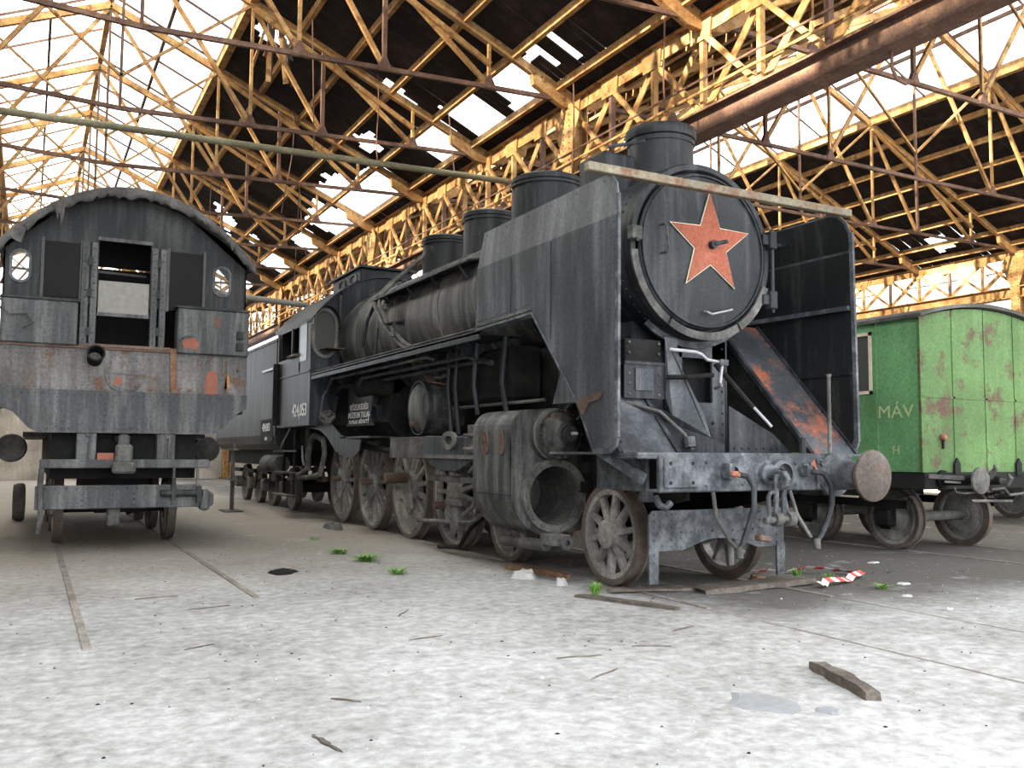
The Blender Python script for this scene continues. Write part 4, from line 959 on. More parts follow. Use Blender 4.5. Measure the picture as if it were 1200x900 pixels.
for y, w in ((9.62, .09), (9.20, .055)):
    hw = B().holed(oval(y, 1.52, w, .14, jx, 20, plane='X'), oval(y, 1.52, w * .75, .115, jx, 20, plane='X'), (-.012, 0, 0)).build('vent_ring', 'pin', E)
    bb = B()
    for k in range(3):
        a = math.pi * k / 3; bb.bar((jx - .006, y - w * math.cos(a), 1.52 - .13 * math.sin(a)), (jx - .006, y + w * math.cos(a), 1.52 + .13 * math.sin(a)), .008, .02, (1, 0, 0))
    bb.build('vent_bars', 'pin', E)
B().tube([(c - 1.0, 8.80, 1.90), (c - .98, 8.72, 1.97), (c - .9, 8.6, 1.98), (c - .92, 8.55, 1.86), (c - 1.0, 8.55, 1.78)], .014, 6).build('oil_pipe', 'dusty', E, smooth=True)
B().tube([(c - 1.3, 8.7, .39), (c - 1.3, 9.75, .36)], .065, 12).build('drain_cock_pipe', 'dusty', E, smooth=True)
B().box(c - 1.36, c - 1.14, 8.45, 8.75, .40, .52).lathe([(0, .08), (.06, .08), (.06, .03)], (c - 1.22, 8.44, .44), (0, -1, 0), 14).build('drain_cock', 'dusty', E, bevel=.01)
# pipe clamps between cylinder and frame
for k in range(3):
    B().box(c - .72, c - .5, 8.75, 8.95, .95 + k * .22, 1.08 + k * .22).lathe([(0, .05), (-.1, .05), (-.1, 0)], (c - .6, 8.75, 1.02 + k * .22), (0, 1, 0), 8).build('frame_bracket', 'under', E)
# ---- saddle below the smokebox with its openings
sd = B().box(c - .62, c + .62, 8.05, 9.6, 1.42, 2.85).build('saddle', 'black', E)
B().box(c - .62, c + .62, 9.6, 13.1, 1.5, 2.74).build('inner_casing', 'under', E)
B().plate([(c + .9, 8.45, 2.75), (c + .9, 8.45, 1.42), (c + .62, 8.45, 1.42), (c + .62, 8.45, 2.75)], (0, .03, 0)).build('saddle_wing', 'under', E)
B().plate([(c - .9, 8.45, 2.75), (c - .9, 8.45, 1.42), (c - .62, 8.45, 1.42), (c - .62, 8.45, 2.75)], (0, .03, 0)).build('saddle_wing', 'under', E)
B().box(c + .62, c + 1.2, 9.0, 9.9, 1.9, 2.75).build('steam_chest', 'under', E)
B().box(6.2, 6.7, 8.03, 8.05, 1.9, 2.5).build('recess_shade', 'void', E)  # near-black sheet paints in the shade of the recess
fy = 7.80
B().box(6.12, 6.26, fy, fy + .03, 1.42, 2.62).box(6.68, 6.87, fy, fy + .03, 1.42, 2.74).box(6.26, 6.68, fy, fy + .03, 1.42, 1.97).box(6.12, 6.87, fy, fy + .03, 2.46, 2.66).build('saddle_front', 'deflector', E)
B().box(6.86, 6.89, fy, 8.1, 1.42, 2.74).build('saddle_cheek', 'black', E)
rv = B().row((6.82, fy, 1.5), (6.82, fy, 2.7), 11, (0, -1, 0), .016).row((6.48, fy, 1.75), (6.68, fy, 1.75), 3, (0, -1, 0), .025)
for k in range(9):
    a = math.radians(240 + 60 * k / 8); rv.rivet((c + 1.02 * math.cos(a), fy, FZ + 1.02 * math.sin(a)), (0, -1, 0), .026)
rv.build('rivets', 'black', E, kind='stuff')
n = 16; arcp = [(c + .99 * math.cos(math.radians(232 + 76 * k / n)), 7.78, FZ + .99 * math.sin(math.radians(232 + 76 * k / n))) for k in range(n + 1)]
bb = B()
for k in range(n): bb.bar(arcp[k], arcp[k + 1], .1, .03, (0, 1, 0))
bb.build('saddle_flange', 'beam', E)
# riveted step box on the left of the saddle, brace, hand irons
sb = B().box(5.22, 5.67, 7.40, 7.75, 1.96, 2.56).build('riveted_box', 'under', E, bevel=.01)
B().box(5.20, 5.70, 7.37, 7.76, 2.30, 2.33).box(5.20, 5.70, 7.385, 7.40, 1.96, 2.30).build('box_lid_edge', 'black', sb)
B().box(5.33, 5.55, 7.37, 7.39, 2.04, 2.26).build('box_panel', 'deflector', sb)
B().row((5.26, 7.385, 2.0), (5.26, 7.385, 2.52), 6, (0, -1, 0), .018).row((5.63, 7.385, 2.0), (5.63, 7.385, 2.52), 6, (0, -1, 0), .018).build('rivets', 'dusty', sb, kind='stuff')
B().plate([(5.70, 7.38, 2.60), (5.78, 7.3, 2.57), (5.80, 7.24, 2.26), (5.97, 7.10, 1.80), (6.02, 7.0, 1.43), (5.80, 7.1, 1.43), (5.70, 7.25, 1.75), (5.69, 7.36, 1.98)], (.02, .02, 0)).build('front_brace', 'deflector', E)
B().plate([(5.15, 7.5, 1.90), (5.5, 7.2, 1.86), (5.98, 6.95, 1.55), (6.06, 6.9, 1.5), (6.06, 6.9, 1.42), (5.15, 7.5, 1.42)], (.015, .03, 0)).build('foot_plate', 'black', E)
B().tube([(5.25, 7.42, 1.92), (5.5, 7.2, 1.82), (5.68, 7.05, 1.6), (5.74, 7.0, 1.45)], .018, 7).build('foot_rail', 'dusty', E, smooth=True)
B().lathe([(-.05, .03), (-.05, .06), (.05, .06), (.05, .03)], (5.72, 7.02, 1.52), (0, .2, 1), 10).build('rail_socket', 'beam', E)
B().tube([(5.66, 7.26, 2.46), (5.95, 7.2, 2.44), (6.03, 7.2, 2.42), (6.10, 7.2, 2.37), (6.30, 7.2, 2.35), (6.27, 7.2, 2.14), (6.30, 7.22, 2.11), (6.38, 7.4, 2.10)], .018, 8).build('hand_rail', 'bare', E, smooth=True)
B().box(6.25, 6.36, 7.17, 7.23, 2.32, 2.38).build('rail_socket', 'beam', E)
B().tube([(5.66, 7.3, 2.18), (5.78, 7.12, 2.17), (6.05, 7.05, 2.20)], .025, 8).build('lamp_iron', 'under', E, smooth=True)
B().plate([(6.43, 7.25, 1.91), (7.05, 7.25, 1.62), (7.3, 7.25, 1.42), (6.43, 7.25, 1.42)], (0, .02, 0)).row((6.5, 7.25, 1.47), (7.2, 7.25, 1.47), 8, (0, -1, 0), .018).build('low_shield', 'black', E)
B().tube([(6.38, 7.4, 2.36), (6.7, 7.25, 1.95), (6.92, 7.18, 1.72)], .03, 8).build('steam_heating_pipe', 'under', E, smooth=True)
B().tube([(6.74, 7.22, 1.90), (6.93, 7.16, 1.70)], .018, 8).build('hand_rail', 'bare', E, smooth=True)
B().tube([(7.45, 6.85, 1.41), (7.45, 6.85, 2.22), (7.45, 6.85, 2.26)], [.02, .02, .03], 8).build('marker_post', 'dusty', E, smooth=True)
B().tube([(7.05, 6.85, 1.41), (7.06, 6.85, 1.58)], .035, 8).build('lamp_socket', 'black', E, smooth=True)
# ---- cab
XL = c - 1.58; XRr = c + 1.58
def roof_z(x): return 3.97 + .97 * math.sqrt(max(0, 1 - ((x - c) / 1.62) ** 2)) if False else 3.97 + .95 * (1 - abs((x - c) / 1.60) ** 2.2)
cabside = None
for s in (-1, 1):
    x = c + s * 1.58
    if s > 0: B().box(x - .06, x - .03, 17.42, 20.0, 2.9, 3.95).build('window_light_block', 'void', E)  # dark panel added to stop light showing through the far cab windows
    cs = B().box(min(x, x - s * .02), max(x, x - s * .02), 17.42, 20.0, 1.90, 2.97).box(min(x, x - s * .02), max(x, x - s * .02), 17.42, 17.66, 2.97, 3.97).box(min(x, x - s * .02), max(x, x - s * .02), 17.66, 18.26, 2.97, 3.20) \
        .box(min(x, x - s * .02), max(x, x - s * .02), 18.16, 18.28, 2.97, 3.97).box(min(x, x - s * .02), max(x, x - s * .02), 18.28, 20.0, 2.97, 3.34).box(min(x, x - s * .02), max(x, x - s * .02), 17.42, 20.1, 3.93, 4.0).build('cab_side', 'black', E)
    B().box(x + s * .004 - .004, x + s * .004 + .004, 17.66, 18.16, 3.20, 3.93).build('side_window_pane', 'window', cs)
    B().box(min(x, x + s * .02), max(x, x + s * .02), 17.42, 19.95, 2.955, 2.985).build('side_moulding', 'black', cs)
    for y in (18.75, 19.9): B().box(x - .02, x + .02, y, y + .05, 3.34, 3.95).build('window_post', 'black', cs)
    B().tube([(x + s * .03, 18.3, 3.36), (x + s * .03, 19.0, 3.36)], .04, 8).build('arm_rest', 'dusty', cs, smooth=True)
    B().tube([(x + s * .04, 19.95, 3.3), (x + s * .04, 19.95, 1.95)], .075, 10).build('door_pillar', 'under', cs, smooth=True)
    if s < 0:
        text('cab_number', '424,053', 'white', cs, (x - .006, 18.12, 2.10), (0, -1, 0), (0, 0, 1), .36, sx=.95, bold=.018)
    # front bulkhead panel with its oval look-out window
    xi = c + s * .99; xo = c + s * 1.58
    x0, x1 = min(xi, xo), max(xi, xo); wc = c + s * 1.31
    lp = [(q[0], q[1], min(q[2], roof_z(q[0]) - .005)) for q in rect_loop(x0, x1, 3.12, 4.62, 17.40)]
    fp = B().holed(lp, oval(wc, 3.72, .215, .28, 17.40, 32, .17), (0, .02, 0)).box(x0, x1, 17.40, 17.42, 1.90, 3.12).build('cab_front', 'black', E)
    B().holed(oval(wc, 3.72, .262, .327, 17.395, 32, .17), oval(wc, 3.72, .20, .265, 17.395, 32, .17), (0, -.035, 0)).build('window_frame', 'wheel', fp)
    B().plate(oval(wc, 3.72, .215, .28, 17.405, 32, .17), (0, .006, 0)).build('front_window_pane', 'window', fp)
    hood = B(); pts = [(wc + .27 * math.cos(math.radians(a)), 3.89 + .35 * math.sin(math.radians(a))) for a in range(-10, 200, 15)]
    for k in range(len(pts) - 1): hood.bar((pts[k][0], 17.30, pts[k][1]), (pts[k + 1][0], 17.30, pts[k + 1][1]), .2, .014, (0, 0, 1)) if False else hood.plate([(pts[k][0], 17.38, pts[k][1]), (pts[k + 1][0], 17.38, pts[k + 1][1]), (pts[k + 1][0], 17.20, pts[k + 1][1] + .01), (pts[k][0], 17.20, pts[k][1] + .01)], (.006, 0, .008))
    hood.build('window_hood', 'black', fp)
    B().box(min(c + s * 1.02, c + s * 1.42), max(c + s * 1.02, c + s * 1.42), 16.98, 17.40, 3.38, 3.40).build('front_step', 'pin', fp)
    B().tube([(c + s * 1.02, 17.33, 3.9), (c + s * 1.02, 17.33, 4.5)], .03, 8).build('whistle_pipe', 'dusty', fp, smooth=True)
# spectacle plate above the boiler
xs = [c - .99 + 1.98 * k / 20 for k in range(21)]
B().plate([(x, 17.345, roof_z(x)) for x in xs] + [(c + .99, 17.345, 4.2), (c + .99, 17.345, 3.6), (c + .86, 17.345, 3.6), (c + .72, 17.345, 4.05), (c + .4, 17.345, 4.38), (c, 17.345, 4.46), (c - .4, 17.345, 4.38), (c - .72, 17.345, 4.05), (c - .86, 17.345, 3.6), (c - .99, 17.345, 3.6), (c - .99, 17.345, 4.2)], (0, .02, 0)).build('spectacle_plate', 'black', E)
rf = B(); xs = [c - 1.58 + 3.16 * k / 30 for k in range(31)]
for k in range(30):
    rf.plate([(xs[k], 17.25, roof_z(xs[k])), (xs[k + 1], 17.25, roof_z(xs[k + 1])), (xs[k + 1], 20.35, roof_z(xs[k + 1])), (xs[k], 20.35, roof_z(xs[k]))], (0, 0, .03))
rf = rf.build('cab_roof', 'black', E, smooth=True)
vb = B().box(c - .5, c + .62, 17.7, 19.6, 4.72, 5.16).build('roof_ventilator', 'black', E, bevel=.02)
B().box(c - .56, c + .72, 17.55, 19.75, 5.16, 5.20).build('ventilator_lid', 'black', vb)
for y in (18.15, 18.9):
    B().holed(oval(y, 4.99, .24, .06, c - .505, 24, .05, plane='X'), oval(y, 4.99, .18, .035, c - .505, 24, .04, plane='X'), (-.02, 0, 0)).build('ventilator_window', 'dusty', vb)
# cab interior back light blocker: the backhead
B().lathe([(0, 0), (0, .95), (.02, .95)], (c, 17.45, 3.3), (0, 1, 0), 30).build('backhead_light_block', 'under', E)
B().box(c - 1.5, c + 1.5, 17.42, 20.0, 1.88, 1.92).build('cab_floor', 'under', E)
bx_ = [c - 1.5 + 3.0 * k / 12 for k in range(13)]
B().plate([(x, 20.0, roof_z(x) - .02) for x in bx_] + [(c + 1.5, 20.0, 1.9), (c - 1.5, 20.0, 1.9)], (0, .04, 0)).build('cab_back_light_block', 'void', E)  # dark sheet added to block the bright view out of the cab
# curved splasher below the cab
for s in (-1, 1):
    x = c + s * 1.42
    sp = [(18.9, 1.88), (17.9, 1.86), (17.2, 1.80), (16.7, 1.66), (16.2, 1.42), (15.7, 1.30), (15.1, 1.30), (14.8, 1.42), (14.75, 1.60), (15.4, 1.62), (15.9, 1.70), (16.3, 1.86), (16.6, 1.95), (19.6, 1.95)]
    B().plate([(x, y, z) for y, z in sp], (-s * .02, 0, 0)).build('splasher', 'black', E)
    B().box(min(x, x - s * .5), max(x, x - s * .5), 14.3, 15.9, 1.63, 1.66).build('splasher_top', 'black', E)
    # cab steps
    st = B().box(x - .02, x + .02, 19.0, 19.08, .42, 1.9).box(x - .02, x + .02, 19.85, 19.93, .42, 1.9).build('cab_steps', 'under', E)
    for z in (.45, .93, 1.38):
        B().box(min(x, x + s * .22), max(x, x + s * .22), 18.9, 20.05, z, z + .03).build('step_tread', 'dusty', st)
# injector pipes below the cab
B().tube([(c - 1.3, 17.35, 1.62), (c - 1.32, 17.9, 1.72), (c - 1.32, 18.2, 1.6), (c - 1.32, 18.3, 1.3), (c - 1.32, 18.3, 1.05), (c - 1.35, 18.7, .92), (c - 1.35, 19.1, .88)], .06, 10).build('injector_pipe', 'dusty', E, smooth=True)
B().tube([(c - 1.3, 17.35, 1.62), (c - 1.28, 17.3, 1.35), (c - 1.3, 17.5, .95), (c - 1.33, 18.2, .86), (c - 1.35, 19.1, .86)], .05, 10).build('injector_pipe', 'dusty', E, smooth=True)
B().lathe([(0, .05), (.02, .11), (.08, .11), (.1, .05)], (c - 1.40, 19.15, .87), (-1, 0, 0), 16).build('injector_flange', 'dusty', E, smooth=True)
B().tube([(c - 1.25, 18.65, 1.85), (c - 1.27, 18.6, 1.0)], .05, 8).build('down_pipe', 'dusty', E, smooth=True)
B().tube([(c - 1.45, 19.3, 1.9), (c - 1.5, 19.8, 1.55), (c - 1.45, 20.1, 1.45)], .02, 6).build('bent_wire', 'bare', E, smooth=True)
B().tube([(c - 1.3, 18.9, 1.5), (c - 1.32, 18.75, 1.2), (c - 1.3, 18.72, 1.1)], .02, 6).build('bent_wire', 'bare', E, smooth=True)

# ---- loose bar laid across the two deflectors
tag(B().bar((4.58, 7.12, 4.136), (8.12, 7.12, 4.136), .09, .085).build('cross_bar', 'bar_rust', bevel=.008), 'rusty olive bar laid across the tops of the smoke deflectors', 'bar')

# ================================================================ ITS TENDER
T = thing('locomotive_tender', (c, 23.5, 0), 'dark grey tender coupled behind the big black locomotive', 'tender')
prof = [(-1.53, 3.88), (-1.53, 1.75), (-1.48, 1.55), (-1.35, 1.42), (1.35, 1.42), (1.48, 1.55), (1.53, 1.75), (1.53, 3.88)]
B().plate([(c + a, 20.35, b) for a, b in prof], (0, 7.2, 0)).build('tank', 'grey_dark', T, bevel=.01)
B().box(c - 1.55, c + 1.55, 20.3, 27.6, 3.86, 3.92).build('tank_top', 'grey_dark', T)
B().box(c - 1.2, c + 1.2, 20.6, 27.3, 1.05, 1.42).build('underframe', 'under', T)
B().bar((c - 1.56, 21.6, 3.25), (c - 1.56, 20.55, 3.25), .02, .05).build('hand_rail', 'bare', T)
B().box(c - 1.536, c - 1.53, 20.55, 21.75, 1.58, 2.12).build('number_panel', 'void', T)
text('tender_number', '424,053', 'white', T, (c - 1.545, 21.15, 1.85), (0, -1, 0), (0, 0, 1), .25, sx=.95, bold=.018)
text('tender_mark', 'MÁV', 'white', T, (c - 1.545, 21.15, 1.63), (0, -1, 0), (0, 0, 1), .12)
B().lathe([(0, 0), (0, .18), (.04, .2), (1.3, .2), (1.34, .18), (1.34, 0)], (c - 1.4, 20.2, 1.1), (0, 1, 0), 20).build('brake_reservoir', 'dusty', T, smooth=True)
B().row((c - 1.53, 20.45, 3.8), (c - 1.53, 20.45, 1.7), 24, (-1, 0, 0), .013).row((c - 1.53, 20.5, 1.66), (c - 1.53, 27.4, 1.66), 50, (-1, 0, 0), .013).build('rivets', 'grey_dark', T, kind='stuff')
for y in (21.4, 23.3, 24.9, 26.6):
    B().tube([(c - .8, y, .5), (c + .8, y, .5)], .09, 10).build('axle', 'under', T)
    for s in (-1, 1):
        w = place_wheel(WS_TEND, 'tender_wheel', T, (c + s * .79, y, .5), s)
        B().box(min(c + s * .93, c + s * 1.13), max(c + s * .93, c + s * 1.13), y - .16, y + .16, .38, .68).build('axle_box', 'dusty', T, bevel=.03)
        B().bar((c + s * 1.05, y - .5, .86), (c + s * 1.05, y + .5, .86), .09, .1).build('leaf_spring', 'under', T)
# railing stand in front of the tender
G = thing('railing_stand', (4.2, 21.6, 0), 'thin pipe railing stand in front of the dark tender side', 'railing')
for x, y in ((4.20, 21.5), (4.24, 21.9)):
    B().tube([(x, y, -.01), (x, y, 1.55)], .03, 8).build('post', 'dusty', G, smooth=True)
for z in (.72, 1.42):
    B().bar((4.2, 20.9, z), (4.24, 22.5, z), .06, .04).build('rail', 'dusty', G)
B().box(4.0, 4.4, 21.3, 22.1, -.012, .02).build('foot', 'dusty', G)

# ================================================================ THE ARCHED OLD ENGINE, SEEN FROM ITS CAB END
cx = 1.22; FY = 14.0
O = thing('steam_locomotive', (cx, 15.0, 0), 'old grey steam engine seen at its arched cab end with tattered roof felt', 'locomotive')
def oz(x): return 4.10 + .93 * (1 - abs((x - cx) / 1.66) ** 2.1)
x0, x1 = cx - 1.62, cx + 1.62
# back wall pieces round the doorway and the oval windows
def wall_piece(xa, xb, za, top=None, mat='grey_dark', nm='cab_wall', y=FY, n=8):
    ptx = [xa + (xb - xa) * k / n for k in range(n + 1)]
    if top is None: pts = [(x, y, oz(x)) for x in ptx] + [(xb, y, za), (xa, y, za)]
    else: pts = [(xa, y, top), (xb, y, top), (xb, y, za), (xa, y, za)]
    return B().plate(pts, (0, .02, 0)).build(nm, mat, O)
dxa, dxb = .78, 1.47
wall_piece(x0, dxa, 4.33, mat='grey_dark'); wall_piece(dxa, dxb, 4.42, mat='grey_dark'); wall_piece(dxb, x1, 4.33, mat='grey_dark')
for (a, b, wx, wz) in ((x0, .02, -.195, 3.915), (2.26, x1, 2.48, 3.94)):
    wp = B().holed(rect_loop(a, b, 3.46, 4.33, FY), oval(wx, wz, .105, .105, FY, 32, .10), (0, .02, 0)).build('cab_wall', 'grey_dark', O)
    B().holed(oval(wx, wz, .135, .135, FY - .004, 32, .10), oval(wx, wz, .10, .10, FY - .004, 32, .10), (0, -.02, 0)).build('window_ring', 'grey_side', wp)
    B().plate(oval(wx, wz, .105, .105, FY + .012, 32, .10), (0, .004, 0)).build('window_pane', 'skyglass', wp)
wall_piece(.02, .78, 3.46, 4.33); wall_piece(1.47, 2.26, 3.46, 4.33)
for (a, b, z0, z1) in ((.09, .54, 3.52, 4.30), (1.73, 2.20, 3.48, 4.32)):
    p = B().box(a, b, FY - .03, FY, z0, z1).build('hatch_panel', 'void', O, bevel=.006)
    B().box(a - .04, a, FY - .035, FY, z0 - .05, z1 + .05).build('hatch_guide', 'grey_side', p)
    B().box(b, b + .035, FY - .035, FY, z0 - .05, z1 + .05).build('hatch_guide', 'grey_side', p)
# bright worn stanchions beside the doorway
for a, b in ((.56, .66), (.68, .77), (1.48, 1.57), (1.60, 1.69)):
    st = B().box(a, b, FY - .05, FY + .02, 2.85, 4.34).build('door_stanchion', 'grey_side', O, bevel=.008)
    B().row(((a + b) / 2, FY - .05, 2.95), ((a + b) / 2, FY - .05, 4.25), 14, (0, -1, 0), .014).build('rivets', 'grey_side', st, kind='stuff')
for z in (3.0, 3.55, 4.0):
    B().box(.64, .70, FY - .08, FY - .05, z, z + .12).build('door_hinge', 'grey_dark', O)
    B().box(1.56, 1.61, FY - .08, FY - .05, z + .05, z + .17).build('door_hinge', 'grey_dark', O)
B().box(dxa - .02, dxb + .02, FY - .03, FY + .02, 4.38, 4.43).build('door_lintel', 'grey_side', O)
B().box(dxa, dxb, FY - .02, FY + .02, 3.30, 3.35).build('door_rail', 'grey_side', O)
B().box(dxa + .01, dxb - .01, FY + .01, FY + .05, 3.34, 3.81).build('door_board', 'board', O, label='pale grey board across the doorway')
B().bar((dxa, FY + .5, 4.02), (dxb, FY + .5, 4.00), .03, .035).build('inner_rail', 'dusty', O)
# bunker fronts left and right
bl = B().box(x0, .53, FY - .30, FY + .02, 2.83, 3.43).build('tool_locker', 'grey_side', O, bevel=.015)
B().box(x0 - .01, .55, FY - .32, FY, 3.43, 3.46).build('locker_lid', 'grey_dark', bl)
br = B().box(1.83, x1, FY - .30, FY + .02, 2.80, 3.46).build('tool_locker', 'grey_side', O, bevel=.015)
B().box(1.81, x1 + .01, FY - .32, FY, 3.46, 3.49).build('locker_lid', 'grey_dark', br)
for k, z in enumerate((3.05, 2.88)): B().box(2.66, 2.76, FY - .35, FY - .30, z, z + .11).build('locker_latch', 'grey_dark', br)
B().box(2.33, 2.43, FY - .305, FY - .30, 3.2, 3.36).build('rust_patch', 'pin', br)
B().plate([(1.90, FY - .304, 2.98), (2.05, FY - .304, 3.04), (2.14, FY - .304, 2.96), (2.10, FY - .304, 2.86), (1.92, FY - .304, 2.88)], (0, -.004, 0)).build('primer_patch', 'orange', br)
B().tube([(1.85, FY - .32, 2.85), (1.86, FY - .36, 3.0), (1.95, FY - .38, 3.05), (2.05, FY - .36, 3.04)], .012, 6).build('handle', 'dusty', br)
B().tube([(2.68, FY - .32, 2.78), (2.68, FY - .4, 2.74), (2.68, FY - .4, 2.6), (2.68, FY - .32, 2.56)], .014, 6).build('hand_iron', 'dusty', O)
B().tube([(-.36, FY - .32, 3.28), (-.3, FY - .38, 3.2), (-.1, FY - .36, 3.22), (.0, FY - .38, 3.1), (-.14, FY - .36, 3.02)], .014, 6).build('bent_pipe', 'dusty', O)
# lower wall with rivets, handhole cover and pipe stub
B().box(x0, x1, FY - .22, FY + .02, 2.18, 2.83).build('lower_wall', 'rust_wall', O, bevel=.01)
B().box(x0, x1, FY - .26, FY - .22, 2.80, 2.84).box(.62, 1.75, FY - .28, FY - .22, 2.83, 2.87).build('lower_ledge', 'pin', O)
B().plate([(1.74, FY - .225, 2.86), (1.83, FY - .225, 2.86), (1.86, FY - .225, 2.2), (1.77, FY - .225, 2.2)], (0, -.04, 0)).build('lower_strap', 'wood_brown', O)
rv = B()
for z in (2.76, 2.70, 2.25): rv.row((x0 + .06, FY - .22, z), (x1 - .06, FY - .22, z), 44 if z > 2.5 else 50, (0, -1, 0), .011)
for x in (.62, .70, .12, 2.48, 1.92): rv.row((x, FY - .22, 2.3), (x, FY - .22, 2.66), 8, (0, -1, 0), .012)
rv.build('rivets', 'rust_wall', O, kind='stuff')
hc = B().lathe([(0, .27), (-.02, .27), (-.03, .255), (-.03, 0)], (1.165, FY - .22, 2.475), (0, 1, 0), 36).build('handhole_cover', 'rust_wall', O, smooth=True)
B().bar((.99, FY - .26, 2.48), (1.36, FY - .26, 2.47), .02, .03).build('cover_bar', 'dusty', hc)
rv = B()
for k in range(20): rv.rivet((1.165 + .235 * math.cos(k * math.pi / 10), FY - .25, 2.475 + .235 * math.sin(k * math.pi / 10)), (0, -1, 0), .013)
rv.build('rivets', 'rust_wall', hc, kind='stuff')
B().lathe([(.1, .10), (-.22, .10), (-.24, .118), (-.26, .118), (-.26, .095), (.05, .09), (.05, 0)], (.765, FY - .22, 2.66), (0, 1, -.25), 24).build('pipe_stub', 'under', O, smooth=True)
for (a, z0, b, z1, mt) in ((2.24, 2.2, 2.42, 2.55, 'orange'), (2.50, 2.22, 2.56, 2.72, 'pin'), (2.52, 2.3, 2.6, 2.5, 'rust_gold'), (1.0, 2.31, 1.13, 2.40, 'orange')):
    q = [(a, z0), (b, z0 + .02), (b - .01, z1), ((a + b) / 2, z1 + .03), (a + .02, z1 - .03)]
    B().plate([(x, FY - .224 if a > 1.5 else FY - .252, z) for x, z in q], (0, -.003, 0)).build('primer_patch', mt, O)
# skirt plate with cut corners
sk = B().plate([(x0, FY - .30, 2.22), (x1, FY - .30, 2.22), (x1, FY - .30, 2.02), (cx + 1.45, FY - .30, 1.92), (cx + 1.28, FY - .30, 1.72), (cx + 1.16, FY - .30, 1.64), (cx - 1.12, FY - .30, 1.63), (cx - 1.24, FY - .30, 1.70), (cx - 1.42, FY - .30, 1.90), (x0, FY - .30, 1.98)], (0, .03, 0)).build('skirt_plate', 'grey_side', O)
rv = B().row((x0 + .05, FY - .30, 2.16), (x1 - .05, FY - .30, 2.16), 40, (0, -1, 0), .012).row((cx - 1.1, FY - .30, 1.69), (cx + 1.1, FY - .30, 1.69), 26, (0, -1, 0), .012)
for x in (-.9, -.3, .3, .9): rv.row((cx + x, FY - .30, 1.72), (cx + x, FY - .30, 2.12), 6, (0, -1, 0), .012)
rv.build('rivets', 'grey_side', sk, kind='stuff')
# brackets, step beam, buffer beam
for xa in (.58, 1.61):
    b_ = B().box(xa, xa + .25, FY - .26, FY - .10, 1.24, 1.64).build('hanger_bracket', 'grey_side', O, bevel=.01)
    B().bar((xa + .15, FY - .28, 1.30), (xa + .17, FY - .28, 1.60), .05, .02).build('bracket_wedge', 'dusty', b_)
    B().lathe([(0, .05), (-.02, .05), (-.02, 0)], (xa + .15, FY - .26, 1.62), (0, 1, 0), 8).build('bracket_bolt', 'dusty', b_)
B().box(cx - 1.08, cx + 1.10, FY - .38, FY - .05, 1.15, 1.27).build('step_beam', 'grey_side', O, bevel=.012)
B().box(1.06, 1.28, FY - .48, FY - .30, 1.22, 1.48).box(1.02, 1.32, FY - .55, FY - .40, 1.08, 1.24).box(1.10, 1.24, FY - .40, FY - .2, 1.45, 1.62).build('drawbar_pocket', 'dusty', O, bevel=.03)
B().lathe([(-.1, .05), (0, .13), (.03, .14), (.05, .06)], (1.17, FY - .1, 1.56), (0, 0, 1), 18).build('drawbar_cup', 'grey_dark', O, smooth=True)
B().box(.84, 1.05, FY - .34, FY - .2, 1.27, 1.36).build('brick', 'orange', O)
bbm = B().box(cx - 1.12, cx + .98, FY - .42, FY - .36, .60, .92).build('buffer_beam', 'grey_side', O, bevel=.012)
rv = B().row((cx - 1.0, FY - .42, .88), (cx + .9, FY - .42, .88), 16, (0, -1, 0), .018)
for x in (-.55, .1, .6): rv.row((cx + x, FY - .42, .65), (cx + x, FY - .42, .80), 3, (0, -1, 0), .018)
rv.build('rivets', 'grey_side', bbm, kind='stuff')
B().tube([(1.66, FY - .46, .80), (2.22, FY - .46, .80)], .05, 10).box(1.80, 1.85, FY - .52, FY - .40, .70, 1.02).box(2.14, 2.20, FY - .52, FY - .40, .66, .9).build('brake_shaft', 'grey_dark', O, smooth=True)
for x in (1.83, 2.15): B().bar((x, FY - .44, 1.16), (x, FY - .44, .70), .05, .03).build('brake_link', 'dusty', O)
B().tube([(cx - 1.05, FY - .4, 1.15), (cx - 1.06, FY - .44, .95), (cx - 1.04, FY - .46, .5), (cx - 1.07, FY - .46, .3)], .035, 8).build('brake_hose', 'dusty', O, smooth=True)
B().box(cx + .98, cx + 1.10, FY - .5, FY - .2, .55, .85).box(cx + 1.10, cx + 1.18, FY - .35, FY + .1, .6, .8).build('beam_end_block', 'grey_side', O, bevel=.03)
B().box(1.0, 1.16, FY - .3, FY - .1, .35, .60).build('drain_valve', 'dusty', O, bevel=.02)
# frame, ashpan, running gear, boiler ahead of the cab
B().box(cx - .95, cx + .95, FY - .05, 22.5, 1.0, 1.62).build('main_frame', 'under', O)
B().box(cx - .35, cx + .35, FY + .3, 20, .5, 1.0).build('ash_hopper', 'under', O)
WS_OLD = wheel_set(.52, 9, .14, spoke_w=.08)
for y in (15.45, 17.6, 19.7, 21.6):
    B().tube([(cx - .8, y, .52), (cx + .8, y, .52)], .08, 10).build('axle', 'under', O)
    for s in (-1, 1): place_wheel(WS_OLD, 'wheel', O, (cx + s * .79, y, .52), s)
B().lathe([(0, .3), (0, .95), (7.0, .95), (7.02, .0)], (cx, 15.3, 3.1), (0, 1, 0), 40).build('boiler', 'grey_dark', O, smooth=True)
B().box(cx - 1.3, cx + 1.3, 15.3, 22.3, 1.6, 1.66).build('running_board', 'grey_dark', O)
B().lathe([(.8, .4), (1.0, .28), (1.55, .3)], (cx, 21.5, 3.1), (0, 0, 1), 24).build('chimney', 'grey_dark', O, smooth=True)
